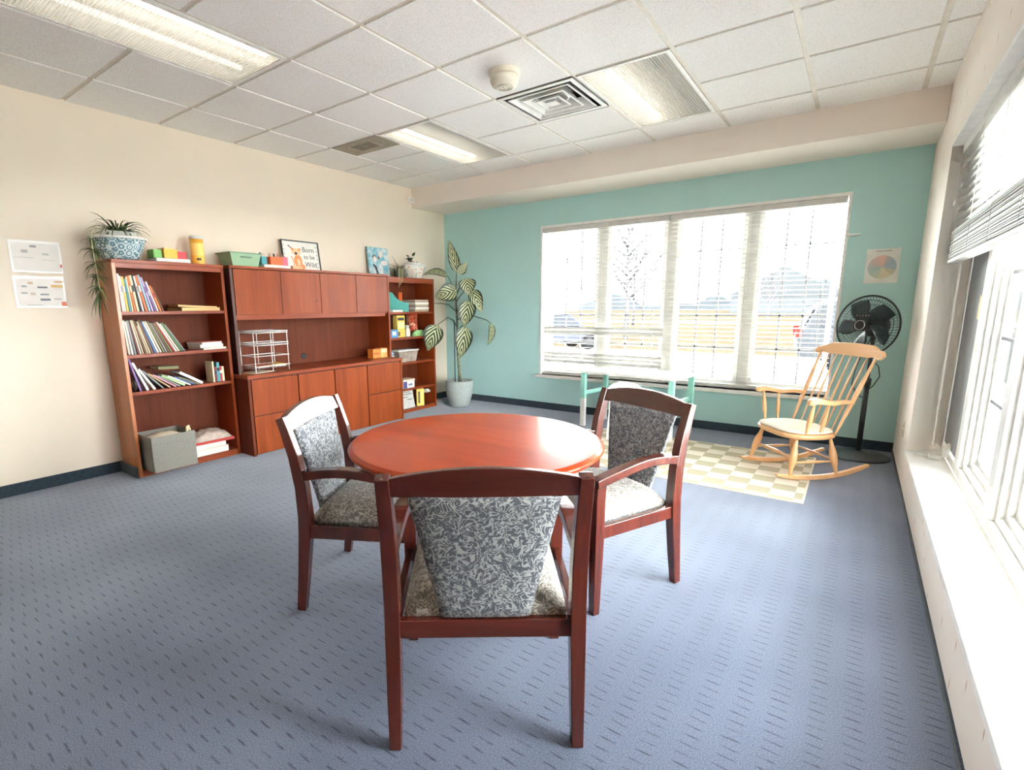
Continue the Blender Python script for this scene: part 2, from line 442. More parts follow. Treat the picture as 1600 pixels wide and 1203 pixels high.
# ------------------------------------------------------------------ mesh builder
class MB:
    def __init__(s):
        s.bm = bmesh.new()
        s.uv = None
    def _f(s, vs, mi=0, smooth=False):
        try:
            f = s.bm.faces.new(vs)
        except ValueError:
            return None
        f.material_index = mi
        f.smooth = smooth
        return f
    def box(s, x0, x1, y0, y1, z0, z1, mi=0, mat=None):
        c = [(x0, y0, z0), (x1, y0, z0), (x1, y1, z0), (x0, y1, z0), (x0, y0, z1), (x1, y0, z1), (x1, y1, z1), (x0, y1, z1)]
        v = [s.bm.verts.new(mat @ Vector(p) if mat else p) for p in c]
        for q in ((0, 3, 2, 1), (4, 5, 6, 7), (0, 1, 5, 4), (1, 2, 6, 5), (2, 3, 7, 6), (3, 0, 4, 7)):
            s._f([v[i] for i in q], mi)
        return s
    def loft(s, rings, mi=0, cap=True, smooth=False, closed=True):
        vs = [[s.bm.verts.new(p) for p in r] for r in rings]
        n = len(vs[0])
        for a, b in zip(vs, vs[1:]):
            for i in range(n if closed else n - 1):
                j = (i + 1) % n
                s._f([a[i], a[j], b[j], b[i]], mi, smooth)
        if cap and closed:
            s._f(list(reversed(vs[0])), mi)
            s._f(vs[-1], mi)
        return vs
    def beam(s, pts, w, h, side=(1, 0, 0), mi=0, smooth=False):
        """rectangular section swept along pts; w along side, h across; w/h scalars or lists"""
        pts = [Vector(p) for p in pts]
        side = Vector(side)
        rings = []
        for i, p in enumerate(pts):
            a = pts[max(i - 1, 0)]
            b = pts[min(i + 1, len(pts) - 1)]
            d = (b - a).normalized()
            sd = (side - d * side.dot(d)).normalized()
            up = d.cross(sd)
            ww = (w[i] if isinstance(w, (list, tuple)) else w) / 2
            hh = (h[i] if isinstance(h, (list, tuple)) else h) / 2
            rings.append([p + sd * ww + up * hh, p - sd * ww + up * hh, p - sd * ww - up * hh, p + sd * ww - up * hh])
        s.loft(rings, mi, True, smooth)
        return s
    def tube(s, pts, r, seg=8, mi=0, cap=True):
        pts = [Vector(p) for p in pts]
        rings = []
        ref = None
        for i, p in enumerate(pts):
            d = (pts[min(i + 1, len(pts) - 1)] - pts[max(i - 1, 0)]).normalized()
            if ref is None:
                ref = Vector((0, 0, 1)) if abs(d.z) < 0.9 else Vector((1, 0, 0))
            a = (ref - d * ref.dot(d)).normalized()
            ref = a
            b = d.cross(a)
            rr = r[i] if isinstance(r, (list, tuple)) else r
            rings.append([p + (a * math.cos(t) + b * math.sin(t)) * rr for t in (2 * PI * k / seg for k in range(seg))])
        s.loft(rings, mi, cap, True)
        return s
    def ring(s, c, R, r, u, v, seg=40, sub=6, mi=0):
        c, u, v = Vector(c), Vector(u).normalized(), Vector(v).normalized()
        n = u.cross(v)
        vs = []
        for k in range(seg):
            t = 2 * PI * k / seg
            d = u * math.cos(t) + v * math.sin(t)
            vs.append([s.bm.verts.new(c + d * (R + r * math.cos(a)) + n * r * math.sin(a)) for a in (2 * PI * j / sub for j in range(sub))])
        for k in range(seg):
            A, B = vs[k], vs[(k + 1) % seg]
            for j in range(sub):
                s._f([A[j], B[j], B[(j + 1) % sub], A[(j + 1) % sub]], mi, True)
        return s
    def lathe(s, prof, seg=32, c=(0, 0, 0), mi=0, u=(1, 0, 0), v=(0, 1, 0)):
        c, u, v = Vector(c), Vector(u).normalized(), Vector(v).normalized()
        n = u.cross(v)
        rings = []
        for r, z in prof:
            r = max(r, 1e-4)
            rings.append([c + n * z + (u * math.cos(t) + v * math.sin(t)) * r for t in (2 * PI * k / seg for k in range(seg))])
        s.loft(rings, mi, True, True)
        return s
    def prism(s, poly, h0, h1, ax=2, mi=0, mat=None):
        """poly of 2D points extruded along axis ax from h0 to h1 (ax 0: yz, 1: xz, 2: xy)"""
        def P(p, h):
            q = {0: (h, p[0], p[1]), 1: (p[0], h, p[1]), 2: (p[0], p[1], h)}[ax]
            return mat @ Vector(q) if mat else q
        a = [s.bm.verts.new(P(p, h0)) for p in poly]
        b = [s.bm.verts.new(P(p, h1)) for p in poly]
        n = len(poly)
        s._f(a[::-1], mi)
        s._f(b, mi)
        for i in range(n):
            j = (i + 1) % n
            s._f([a[i], a[j], b[j], b[i]], mi)
        return s
    def quad(s, a, b, c, d, mi=0):
        s._f([s.bm.verts.new(p) for p in (a, b, c, d)], mi)
        return s
    def leaf(s, base, tip, width, normal, droop=0.1, n=8, mi=0, cup=0.15, thick=0.0015, shape=0.45):
        """one leaf blade with real thickness, UVs for its pattern"""
        base, tip, nr = Vector(base), Vector(tip), Vector(normal)
        d = tip - base
        L = d.length
        d.normalize()
        nr = (nr - d * nr.dot(d)).normalized()
        sd = d.cross(nr)
        lay = s.bm.loops.layers.uv.verify()
        grids = []
        for sgn in (1, -1):
            g = []
            for i in range(n + 1):
                t = i / n
                w = width * (math.sin(PI * t ** shape if t > 0 else 0) ** 0.85 if 0 < t < 1 else 0) * 0.5 + 0.0008
                c = base + d * (L * t) + nr * (-droop * L * (2 * t - 1) ** 2 + droop * L)
                g.append([s.bm.verts.new(c + sd * (w * x) + nr * (cup * w * x * x + sgn * thick)) for x in (-1, -0.5, 0, 0.5, 1)])
            grids.append(g)
        for gi, g in enumerate(grids):
            for i in range(n):
                for j in range(4):
                    vs = [g[i][j], g[i][j + 1], g[i + 1][j + 1], g[i + 1][j]]
                    uv = [(j / 4, i / n), ((j + 1) / 4, i / n), ((j + 1) / 4, (i + 1) / n), (j / 4, (i + 1) / n)]
                    if gi:
                        vs.reverse()
                        uv.reverse()
                    f = s._f(vs, mi, True)
                    if f:
                        for lp, q in zip(f.loops, uv):
                            lp[lay].uv = q
        return s
    def mesh(s, name, mats, smooth_angle=None, recalc=True):
        if recalc:
            bmesh.ops.recalc_face_normals(s.bm, faces=s.bm.faces)
        me = bpy.data.meshes.new(name)
        s.bm.to_mesh(me)
        s.bm.free()
        for m in (mats if isinstance(mats, (list, tuple)) else [mats]):
            me.materials.append(m)
        return me
    def build(s, name, mats, parent=None, bevel=0.0, loc=None, seg=2, **kw):
        o = bpy.data.objects.new(name, s.mesh(name, mats, **kw))
        COL.objects.link(o)
        if parent is not None:
            o.parent = parent
        if loc is not None:
            o.location = loc
        if bevel:
            md = o.modifiers.new('bevel', 'BEVEL')
            md.width = bevel
            md.segments = seg
            md.limit_method = 'ANGLE'
            md.angle_limit = math.radians(35)
        return o

def tag(o, label, cat, group=None, kind=None):
    o['label'] = label
    o['category'] = cat
    if group:
        o['group'] = group
    if kind:
        o['kind'] = kind
    return o

def thing(name, label, cat, loc=(0, 0, 0), rz=0.0, group=None):
    o = bpy.data.objects.new(name, None)
    o.empty_display_size = 0.1
    COL.objects.link(o)
    o.location = loc
    o.rotation_euler = (0, 0, rz)
    return tag(o, label, cat, group)

def struct(o):
    o['kind'] = 'structure'
    return o

def copy_thing(root, loc, rz, label):
    r = root.copy()
    COL.objects.link(r)
    r.location = loc
    r.rotation_euler = (0, 0, rz)
    r['label'] = label
    for ch in list(root.children):
        c = ch.copy()
        COL.objects.link(c)
        c.parent = r
        for g in list(ch.children):
            d = g.copy()
            COL.objects.link(d)
            d.parent = c
    return r

def text(name, body, size, mat, parent, loc, rot, extrude=0.0004, align='CENTER'):
    cu = bpy.data.curves.new(name, 'FONT')
    cu.body = body
    cu.size = size
    cu.align_x = align
    cu.align_y = 'CENTER'
    cu.extrude = extrude
    tmp = bpy.data.objects.new(name, cu)
    COL.objects.link(tmp)
    dg = bpy.context.evaluated_depsgraph_get()
    me = bpy.data.meshes.new_from_object(tmp.evaluated_get(dg), depsgraph=dg)
    bpy.data.objects.remove(tmp)
    bpy.data.curves.remove(cu)
    me.materials.clear()
    me.materials.append(mat)
    o = bpy.data.objects.new(name, me)
    COL.objects.link(o)
    o.parent = parent
    o.location = loc
    o.rotation_euler = rot
    return o

# ------------------------------------------------------------------ the room
W, H, YN = 4.975, 2.7025, -7.4           # right wall, ceiling height, wall behind the camera
SY, SZ = -0.62, 2.474                    # soffit front face and underside
T = 0.6096
BX0, AY0 = 0.563, -4.712                 # ceiling grid origin
RX = 5.16                                # window plane on the right wall
RY0, RY1 = -4.30, -1.17                  # right window opening
RYS = -0.99                              # the far reveal is splayed: it meets the frame here
RZ0, RZ1 = 0.292, 2.205
WX0, WX1, WZ0, WZ1 = 1.495, 4.482, 0.43, 2.188   # back window opening

struct(MB().box(-0.2, W + 0.3, YN - 0.2, 0.3, -0.15, 0).build('floor', M['carpet']))
struct(MB().box(-0.2, 0, YN - 0.2, 0.3, 0, H + 0.2).build('wall_left', M['wall']))
struct(MB().box(0, W + 0.3, YN - 0.2, YN, 0, H + 0.2).build('wall_near', M['wall']))
mb = MB()
mb.box(0, WX0, 0, 0.2, 0, SZ + 0.3).box(WX1, W + 0.3, 0, 0.2, 0, SZ + 0.3)
mb.box(WX0, WX1, 0, 0.2, 0, WZ0).box(WX0, WX1, 0, 0.2, WZ1, SZ + 0.3)
struct(mb.build('wall_back', M['teal']))
mb = MB()
mb.prism([(W, RY1), (RX, RYS), (RX + 0.12, RYS), (RX + 0.12, 0), (W, 0)], 0, H + 0.2, 2)
mb.box(W, RX + 0.12, YN, RY0, 0, H + 0.2)
for za, zb_ in ((0, RZ0 - 0.03), (RZ1, H + 0.2)):
    mb.prism([(W, RY0), (RX + 0.12, RY0), (RX + 0.12, RYS), (RX, RYS), (W, RY1)], za, zb_, 2)
struct(mb.build('wall_right', M['wallm']))
struct(MB().box(0, W, SY, 0, SZ, H + 0.02).build('trim_1', M['soffit'], bevel=0.004))   # boxed soffit above the teal wall
mb = MB()
mb.box(0, 0.012, YN, -4.055, 0, 0.0835).box(0, 0.31, -4.067, -4.055, 0, 0.0835)
mb.box(0, 0.012, -0.6, 0, 0, 0.0835)
struct(mb.build('baseboard_left', M['cove']))
struct(MB().box(0.012, W, -0.012, 0, 0, 0.0835).build('baseboard_back', M['cove']))
struct(MB().box(W - 0.008, W, YN, -0.012, 0, 0.028).build('baseboard_right', M['cove']))

# ceiling: lay-in tiles, left open where fixtures and the diffuser are set in
def gx(j): return BX0 + j * T
def gy(k): return AY0 + k * T
open_cells = {(1, 0), (1, 1), (1, 4), (1, 5), (4, 4), (4, 5), (3, 4)}
xs = [0.0] + [gx(j) for j in range(0, 8)] + [W]
ks = list(range(-5, 8))
ys = [gy(k) for k in ks]
GR = 0.0145                               # half width of the reveal round each tile
mb = MB()
for i in range(len(xs) - 1):
    for q in range(len(ys) - 1):
        j, k = i - 1, ks[q]
        y0, y1 = max(ys[q], YN), min(ys[q + 1], SY + GR)
        if y1 <= y0 or (j, k) in open_cells or (j, k) == (0, 4) and False:
            continue
        mb.box(xs[i] + (GR if i else 0), xs[i + 1] - (GR if i < len(xs) - 2 else 0), y0 + GR, y1 - GR, H, H + 0.02)
ceil = struct(mb.build('ceiling', M['tile'], bevel=0.0015))
mb = MB()
for x in [gx(j) for j in range(0, 8)]:
    mb.box(x - 0.016, x + 0.016, YN, SY, H + 0.008, H + 0.03)
for k in ks:
    if gy(k) > SY:
        continue
    for i in range(len(xs) - 1):
        if (i - 1, k) in open_cells and (i - 1, k - 1) in open_cells:
            continue
        mb.box(xs[i], xs[i + 1], gy(k) - 0.016, gy(k) + 0.016, H + 0.0085, H + 0.03)
struct(mb.build('ceiling_grid', M['tbar'], ceil))

# ------------------------------------------------------------------ back window
w1 = bpy.data.objects.new('window_1', None)
COL.objects.link(w1)
w1['kind'] = 'structure'
w1.location = (0, 0, 0)
mb = MB()
F = 0.045
mb.box(WX0, WX1, -0.006, 0.17, WZ1 - 0.028, WZ1).box(WX0, WX0 + 0.022, -0.006, 0.17, WZ0, WZ1 - 0.028).box(WX1 - 0.022, WX1, -0.006, 0.17, WZ0, WZ1 - 0.028)
mb.box(WX0 + 0.022, WX1 - 0.022, 0.1, 0.17, WZ0, WZ0 + 0.04)
struct(mb.build('window_frame', M['vinyl'], w1, 0.002))
struct(MB().box(WX0 - 0.045, WX1 + 0.03, -0.045, 0.12, WZ0 - 0.035, WZ0).build('window_sill', M['white'], w1, 0.004))
mx = [WX0 + 0.022, 2.243, 2.99, 3.742, WX1 - 0.022]
mb = MB()
for x in mx[1:4]:
    mb.box(x - 0.048, x + 0.048, 0.1, 0.17, WZ0 + 0.04, WZ1 - 0.028)
struct(mb.build('mullion', M['mull'], w1, 0.003))
for a, b in zip(mx, mx[1:]):
    a2 = a + (0.048 if a != mx[0] else 0.03)
    b2 = b - (0.048 if b != mx[-1] else 0.03)
    z0, z1 = WZ0 + 0.04, WZ1 - 0.028
    mb = MB()
    for (p, q, r, s) in ((a2, a2 + 0.04, z0, z1), (b2 - 0.04, b2, z0, z1), (a2 + 0.04, b2 - 0.04, z0, z0 + 0.045), (a2 + 0.04, b2 - 0.04, z1 - 0.045, z1)):
        mb.box(p, q, 0.112, 0.16, r, s)
    sash = struct(mb.build('sash', M['vinyl'], w1, 0.002))
    mb = MB()
    for t in (1 / 3, 2 / 3):
        x = a2 + 0.04 + (b2 - a2 - 0.08) * t
        mb.box(x - 0.008, x + 0.008, 0.132, 0.142, z0 + 0.045, z1 - 0.045)
    for t in (0.2, 0.4, 0.6, 0.8):
        z = z0 + 0.045 + (z1 - z0 - 0.09) * t
        mb.box(a2 + 0.04, b2 - 0.04, 0.132, 0.142, z - 0.008, z + 0.008)
    struct(mb.build('muntin', M['muntin'], sash))
    struct(MB().box(a2 + 0.035, b2 - 0.035, 0.146, 0.150, z0 + 0.04, z1 - 0.04).build('pane', M['glass'], sash))

# ------------------------------------------------------------------ right window
w2 = bpy.data.objects.new('window_2', None)
COL.objects.link(w2)
w2['kind'] = 'structure'
struct(MB().prism([(W - 0.012, RY0), (RX, RY0), (RX, RYS), (W, RY1), (W - 0.012, RY1)], RZ0 - 0.03, RZ0, 2).build('window_sill', M['white'], w2, 0.004))
uy = [RYS, -1.62, -2.50, -3.38, RY0]
mb = MB()
mb.box(RX, RX + 0.11, RY0, RYS, RZ0, RZ0 + 0.05).box(RX, RX + 0.11, RY0, RYS, RZ1 - 0.05, RZ1)
mb.box(RX, RX + 0.11, RYS - 0.045, RYS, RZ0 + 0.05, RZ1 - 0.05).box(RX, RX + 0.11, RY0, RY0 + 0.045, RZ0 + 0.05, RZ1 - 0.05)
mb.box(W - 0.004, RX, RY0, RY1, RZ1 - 0.02, RZ1)
struct(mb.build('window_frame', M['vinyl'], w2, 0.003))
mb = MB()
for y in uy[1:4]:
    mb.box(RX - 0.002, RX + 0.11, y - 0.05, y + 0.05, RZ0 + 0.05, RZ1 - 0.05)
struct(mb.build('mullion', M['vinyl'], w2, 0.004))
for n, (a, b) in enumerate(zip(uy, uy[1:])):
    a2, b2 = a - 0.05, b + 0.05
    z0, z1 = RZ0 + 0.05, RZ1 - 0.05
    mb = MB()
    for d, w in ((0.02, 0.022), (0.045, 0.045), (0.07, 0.07)):     # stepped sash profile
        mb.box(RX + d, RX + d + 0.028, a2 - w, a2, z0, z1).box(RX + d, RX + d + 0.028, b2, b2 + w, z0, z1)
        mb.box(RX + d, RX + d + 0.028, b2 + w, a2 - w, z0, z0 + w).box(RX + d, RX + d + 0.028, b2 + w, a2 - w, z1 - w, z1)
    sash = struct(mb.build('sash', M['vinyl'], w2, 0.002))
    mb = MB()
    ym = (a2 + b2) / 2
    mb.box(RX + 0.078, RX + 0.09, ym - 0.009, ym + 0.009, z0 + 0.07, z1 - 0.07)
    for t in (0.2, 0.4, 0.6, 0.8):
        z = z0 + 0.07 + (z1 - z0 - 0.14) * t
        mb.box(RX + 0.078, RX + 0.09, b2 + 0.07, a2 - 0.07, z - 0.009, z + 0.009)
    struct(mb.build('muntin', M['muntin'], sash))
    struct(MB().box(RX + 0.092, RX + 0.096, b2 + 0.06, a2 - 0.06, z0 + 0.06, z1 - 0.06).build('pane', M['glass'], sash))
    if n == 0:
        struct(MB().box(RX + 0.006, RX + 0.009, b2 + 0.004, a2 - 0.004, z0 + 0.02, z1 - 0.02).build('insect_screen', M['screen'], sash))
        mb = MB()
        mb.prism([(RX - 0.03, z0 + 0.015), (RX + 0.006, z0 + 0.055), (RX + 0.006, z0 - 0.03), (RX - 0.03, z0 - 0.03)], ym - 0.02, ym + 0.06, 1)
        mb.beam([(RX - 0.035, ym, z0 + 0.0), (RX - 0.045, ym + 0.05, z0 + 0.02), (RX - 0.05, ym + 0.1, z0 + 0.02)], 0.014, 0.012)
        struct(mb.build('crank', M['vinyl'], sash, 0.004))

# a torn piece of yellow tape on the screen
tp = thing('tape_scrap', 'torn scrap of yellow tape stuck to the grey window screen', 'tape', (RX + 0.003, -1.53, 1.23))
MB().prism([(0.0, -0.06), (-0.035, -0.05), (-0.02, 0.0), (-0.012, 0.06), (0.03, 0.075), (0.032, -0.055)], -0.0015, 0.0015, 0).build('tape', cmat((232, 196, 120)), tp)

# ------------------------------------------------------------------ blinds
def blind(name, label, loc, rz, length, zt, zb, pitch, tilt, odd, cordx, stack=0, depth=0.048):
    """local x along the blind, y into the window; odd: {index: tilt} of slats that hang closed"""
    t = thing(name, label, 'window blind', loc, rz, 'white slatted window blinds')
    MB().box(0, length, -0.03, 0.03, zt - 0.05, zt).build('head_rail', M['slat'], t, 0.003)
    mb = MB()
    z = zt - 0.075
    i = 0
    zend = zb + 0.03 + stack * 0.006
    while z > zend:
        a = odd.get(i, tilt)
        c, s = math.cos(a), math.sin(a)
        prof = [(-depth / 2, 0), (-depth / 4, 0.003), (0, 0.004), (depth / 4, 0.003), (depth / 2, 0), (depth / 4, 0.0005), (0, 0.0015), (-depth / 4, 0.0005)]
        ring0 = [(0.006, y * c - h * s, z + y * s + h * c) for y, h in prof]
        ring1 = [(length - 0.006, y * c - h * s, z + y * s + h * c) for y, h in prof]
        mb.loft([ring0, ring1])
        z -= pitch
        i += 1
    for k in range(stack):
        zz = zb + 0.028 + k * 0.0062
        jit = random.uniform(-0.004, 0.004)
        mb.box(0.006, length - 0.006, -depth / 2 + jit, depth / 2 + jit, zz, zz + 0.003)
    mb.build('slats', M['slat'], t)
    MB().box(0.004, length - 0.004, -0.026, 0.026, zb, zb + 0.022).build('bottom_rail', M['slat'], t, 0.003)
    mb = MB()
    nl = max(2, int(length / 0.55))
    for k in range(nl + 1):
        x = 0.12 + (length - 0.24) * k / nl
        mb = MB()
        for y in (-depth / 2 - 0.002, depth / 2 + 0.002):
            mb.box(x - 0.002, x + 0.002, y - 0.001, y + 0.001, zb + 0.01, zt - 0.04)
        mb.build('ladder_cord', M['cordw'], t)
        mb = MB()
    mb.tube([(cordx, -0.036, zt - 0.04), (cordx, -0.038, zt - 0.6), (cordx + 0.004, -0.038, zb + 0.35)], 0.002, 5)
    mb.lathe([(0.002, 0.03), (0.007, 0.0), (0.006, -0.012), (0.002, -0.015)], 8, (cordx + 0.004, -0.038, zb + 0.34))
    mb.build('pull_cord', M['cordw'], t)
    return t
zt = WZ1 - 0.03
L1 = 2.972 - (WX0 + 0.028)
o1 = {}
for i, z in enumerate([zt - 0.075 - 0.0435 * k for k in range(45)]):
    if 0.92 < z < 1.03 or 0.575 < z < 0.70:
        o1[i] = -1.15
blind('window_blind', 'white slatted blind on the left half of the wide window, some slats hanging shut', (WX0 + 0.028, 0.035, 0), 0, L1, zt, WZ0 + 0.012, 0.0435, -0.12, o1, 0.07)
blind('window_blind', 'white slatted blind on the right half of the wide teal wall window, all slats open', (2.99, 0.035, 0), 0, WX1 - 0.028 - 2.99, zt, WZ0 + 0.03, 0.0435, -0.12, {}, WX1 - 2.99 - 0.12)
# right wall blind: hoisted half way, its lower slats bundled on the bottom rail
blind('window_blind', 'white blind hoisted half way up the right wall window, slats bundled at its foot', (5.055, RY1 - 0.015, 0), -PI / 2, 2.95, RZ1 - 0.022, 1.50, 0.0435, 0.28, {}, 0.06, 26)

# ------------------------------------------------------------------ ceiling lights and vents
def ceiling_light(label, j, k, lit, lens):
    x0, y0 = gx(j), gy(k)
    t = thing('ceiling_light', label, 'ceiling light', (x0 + T / 2, y0 + T, H), 0, 'recessed fluorescent ceiling lights')
    a, b, d = T / 2 - 0.013, T - 0.013, 0.11
    mb = MB()
    mb.box(-a, a, -b, b, d, d + 0.01).box(-a, -a + 0.006, -b, b, 0.0, d).box(a - 0.006, a, -b, b, 0.0, d)
    mb.box(-a, a, -b, -b + 0.006, 0.0, d).box(-a, a, b - 0.006, b, 0.0, d)
    mb.build('housing', M['white'], t)
    mb = MB()
    e = 0.026
    mb.box(-a, -a + e, -b, b, -0.004, 0.004).box(a - e, a, -b, b, -0.004, 0.004).box(-a + e, a - e, -b, -b + e, -0.004, 0.004).box(-a + e, a - e, b - e, b, -0.004, 0.004)
    mb.build('door_frame', M['white'], t, 0.002)
    MB().box(-a + e, a - e, -b + e, b - e, -0.001, 0.002).build('lens', lens, t)
    for s, on in zip((-0.14, 0.14), lit):
        mb = MB()
        mb.tube([(s, -b + 0.04, 0.05), (s, b - 0.04, 0.05)], 0.0155, 12)
        mb.build('tube', TUBE if on == 1 else TUBE_DIM if on else TUBE_OFF, t)
    return t
ceiling_light('long ceiling light over the empty floor in front of the beige wall, ribbed lens glowing', 1, 0, (2, 1), LENSX)
ceiling_light('ceiling light next to the small return grille, near the beige wall', 1, 4, (1, 0), LENSX)
ceiling_light('ceiling light beside the square air diffuser, its ribs running lengthwise', 4, 4, (1, 0), LENSY)

# square louvered diffuser
dx, dy = gx(3) + T / 2, gy(4) + T / 2
t = thing('air_diffuser', 'square ceiling air diffuser of nested white louvres', 'air vent', (dx, dy, H))
h = T / 2 - 0.013
mb = MB()
mb.box(-h, h, -h, h, 0.15, 0.16)
for s in (1, -1):
    mb.box(s * h - 0.004, s * h + 0.004, -h, h, 0.0, 0.15).box(-h, h, s * h - 0.004, s * h + 0.004, 0.0, 0.15)
mb.build('plenum_box', cmat((92, 90, 86)), t)
def sqring(mb, r0, z0, r1, z1, th=0.004):
    A = [(r0, r0, z0), (-r0, r0, z0), (-r0, -r0, z0), (r0, -r0, z0)]
    B = [(r1, r1, z1), (-r1, r1, z1), (-r1, -r1, z1), (r1, -r1, z1)]
    for i in range(4):
        q = (i + 1) % 4
        up = Vector((0, 0, th))
        a, b, c, d = (Vector(p) for p in (A[i], A[q], B[q], B[i]))
        mb.loft([[a, b, c, d], [a + up, b + up, c + up, d + up]])
mb = MB()
for s in (1, -1):
    mb.box(min(s * h, s * (h - 0.03)), max(s * h, s * (h - 0.03)), -h, h, -0.004, 0.003)
    mb.box(-h + 0.03, h - 0.03, min(s * h, s * (h - 0.03)), max(s * h, s * (h - 0.03)), -0.004, 0.003)
mb.build('face_frame', M['white'], t, 0.001)
for r in (0.235, 0.165, 0.095):
    mb = MB()
    sqring(mb, r, -0.006, r - 0.012, -0.006)
    sqring(mb, r - 0.012, -0.004, r - 0.055, 0.06, 0.003)
    mb.build('louvre', M['white'], t)
mb = MB()
mb.box(-0.04, 0.04, -0.04, 0.04, -0.006, 0.0)
sqring(mb, 0.04, -0.004, 0.01, 0.05, 0.003)
mb.build('centre_plate', M['white'], t)
MB().lathe([(0.11, 0.02), (0.13, 0.05), (0.13, 0.15)], 28).build('duct_collar', M['grey'], t)

# perforated return grille, half a tile
t = thing('return_grille', 'small grey perforated return grille in the ceiling near the beige wall', 'air vent', (gx(0) + T / 2, gy(4) + T / 4, H))
MB().box(-T / 2 + 0.012, T / 2 - 0.012, -T / 4 + 0.012, T / 4, -0.003, 0.003).build('plate', speckle('perforated_plate', (120, 110, 94), (176, 166, 148), 160, 0.6, 0), t)
mb = MB()
for s in (1, -1):
    for q in (1, -1):
        mb.box(s * 0.065 - 0.055, s * 0.065 + 0.055, q * 0.035 - 0.028, q * 0.035 + 0.028, -0.005, -0.002)
mb.build('slot_panel', cmat((96, 88, 76)), t)
mb = MB()
mb.box(-0.15, 0.15, -0.085, -0.075, -0.006, -0.002).box(-0.15, 0.15, 0.075, 0.085, -0.006, -0.002).box(-0.15, -0.14, -0.075, 0.075, -0.006, -0.002).box(0.14, 0.15, -0.075, 0.075, -0.006, -0.002)
mb.build('slot_frame', cmat((160, 150, 134)), t)

t = thing('smoke_detector', 'round cream smoke detector on a ceiling tile', 'smoke detector', (2.695, -2.60, H + 0.003))
MB().lathe([(0.0, -0.001), (0.094, -0.001), (0.096, -0.006), (0.096, -0.03), (0.092, -0.034), (0.001, -0.034)][::-1], 40).build('base', M['cream'], t)
MB().lathe([(0.09, -0.035), (0.09, -0.062), (0.078, -0.085), (0.055, -0.094), (0.001, -0.095)][::-1], 40).build('cover', M['cream'], t)
mb = MB()
for r in (0.05, 0.035):
    mb.ring((0, 0, -0.096), r, 0.0025, (1, 0, 0), (0, 1, 0), 32, 5)
mb.box(-0.004, 0.004, -0.014, 0.014, -0.1, -0.094)
mb.build('sounder_ring', cmat((178, 168, 150)), t)

t = thing('motion_sensor', 'small white motion sensor in the corner under the ceiling by the soffit', 'sensor', (0.0, SY - 0.055, 2.56))
MB().prism([(0.0, -0.035), (0.045, -0.03), (0.055, 0.0), (0.055, 0.05), (0.0, 0.05)], -0.035, 0.035, 2, mat=Matrix(((1, 0, 0, 0), (0, 1, 0, 0.0), (0, 0, 1, 0), (0, 0, 0, 1)))).build('housing', M['white'], t, 0.006)
MB().box(0.052, 0.058, -0.02, 0.03, -0.022, 0.012).build('lens', cmat((214, 212, 206)), t, 0.003)

# ------------------------------------------------------------------ cherry wall furniture
def bookcase(name, label, y0, y1, depth, height, shelves, side_mat, recess):
    t = thing(name, label, 'bookcase', (0, (y0 + y1) / 2, 0))
    hw = (y1 - y0) / 2
    x0 = recess
    th = 0.024
    MB().box(x0, depth, -hw, -hw + th, 0, height - th).build('side_panel', side_mat, t, 0.0015)
    MB().box(x0, depth, hw - th, hw, 0, height - th).build('side_panel', M['cherry'], t, 0.0015)
    MB().box(x0, depth + 0.006, -hw, hw, height - th, height).build('top_panel', M['cherryh'], t, 0.002)
    MB().box(depth - 0.022, depth, -hw + th, hw - th, height - th - 0.035, height - th).build('top_rail', M['cherryh'], t, 0.001)
    MB().box(x0 + 0.002, x0 + 0.01, -hw + th, hw - th, 0.03, height - th).build('back_panel', M['cherryb'], t)
    for z in shelves:
        MB().box(x0 + 0.01, depth - 0.006, -hw + th, hw - th, z - 0.024, z).build('shelf', M['cherryh'], t, 0.001)
    MB().box(depth - 0.02, depth - 0.006, -hw + th, hw - th, 0.0, shelves[-1] - 0.024).build('kick_board', M['cherryh'], t)
    return t
bookcase('bookcase', 'taller left cherry bookcase holding rows of leaning books', -4.05, -3.248, 0.32, 1.622, [1.252, 0.934, 0.656, 0.05], M['cherrys'], 0.012)
bookcase('bookcase', 'cherry bookcase in the corner, beside the striped leaf plant', -1.398, -0.612, 0.325, 1.602, [1.208, 0.912, 0.614, 0.292, 0.04], M['cherry'], 0.012)

# credenza base
CY0, CY1, CD, CH = -3.240, -1.404, 0.52, 0.705
t = thing('credenza', 'low cherry credenza with file drawers under the hutch', 'cabinet', (0, (CY0 + CY1) / 2, 0))
hw = (CY1 - CY0) / 2
yc = (CY0 + CY1) / 2
MB().box(0.012, CD + 0.006, -hw, hw, CH - 0.03, CH).build('top', M['cherryh'], t, 0.003)
MB().box(0.012, CD, -hw + 0.004, -hw + 0.028, 0, CH - 0.03).build('side_panel', M['cherryb'], t, 0.0015)  # darker wood here: shade between the cases put into the colour
MB().box(0.012, CD, hw - 0.028, hw - 0.004, 0, CH - 0.03).build('side_panel', M['cherry'], t, 0.0015)
MB().box(0.02, CD - 0.024, -hw + 0.028, hw - 0.028, 0.004, CH - 0.03).build('carcass', M['cdark'], t)
yb = [CY0 + 0.03 - yc, -2.752 - yc, -2.340 - yc, -1.922 - yc, CY1 - 0.03 - yc]
g = 0.006
def front(name, a, b, z0, z1, mt=None):
    return MB().box(CD - 0.022, CD, a + g, b - g, z0, z1).build(name, mt or M['cherry'], t, 0.0015)
front('drawer', yb[0], yb[1], 0.352, CH - 0.04)
front('drawer', yb[0], yb[1], 0.012, 0.344)
front('door', yb[1], yb[2], 0.012, CH - 0.04)
front('door', yb[2], yb[3], 0.012, CH - 0.04)
front('drawer', yb[3], yb[4], 0.352, CH - 0.04)
front('drawer', yb[3], yb[4], 0.012, 0.344)

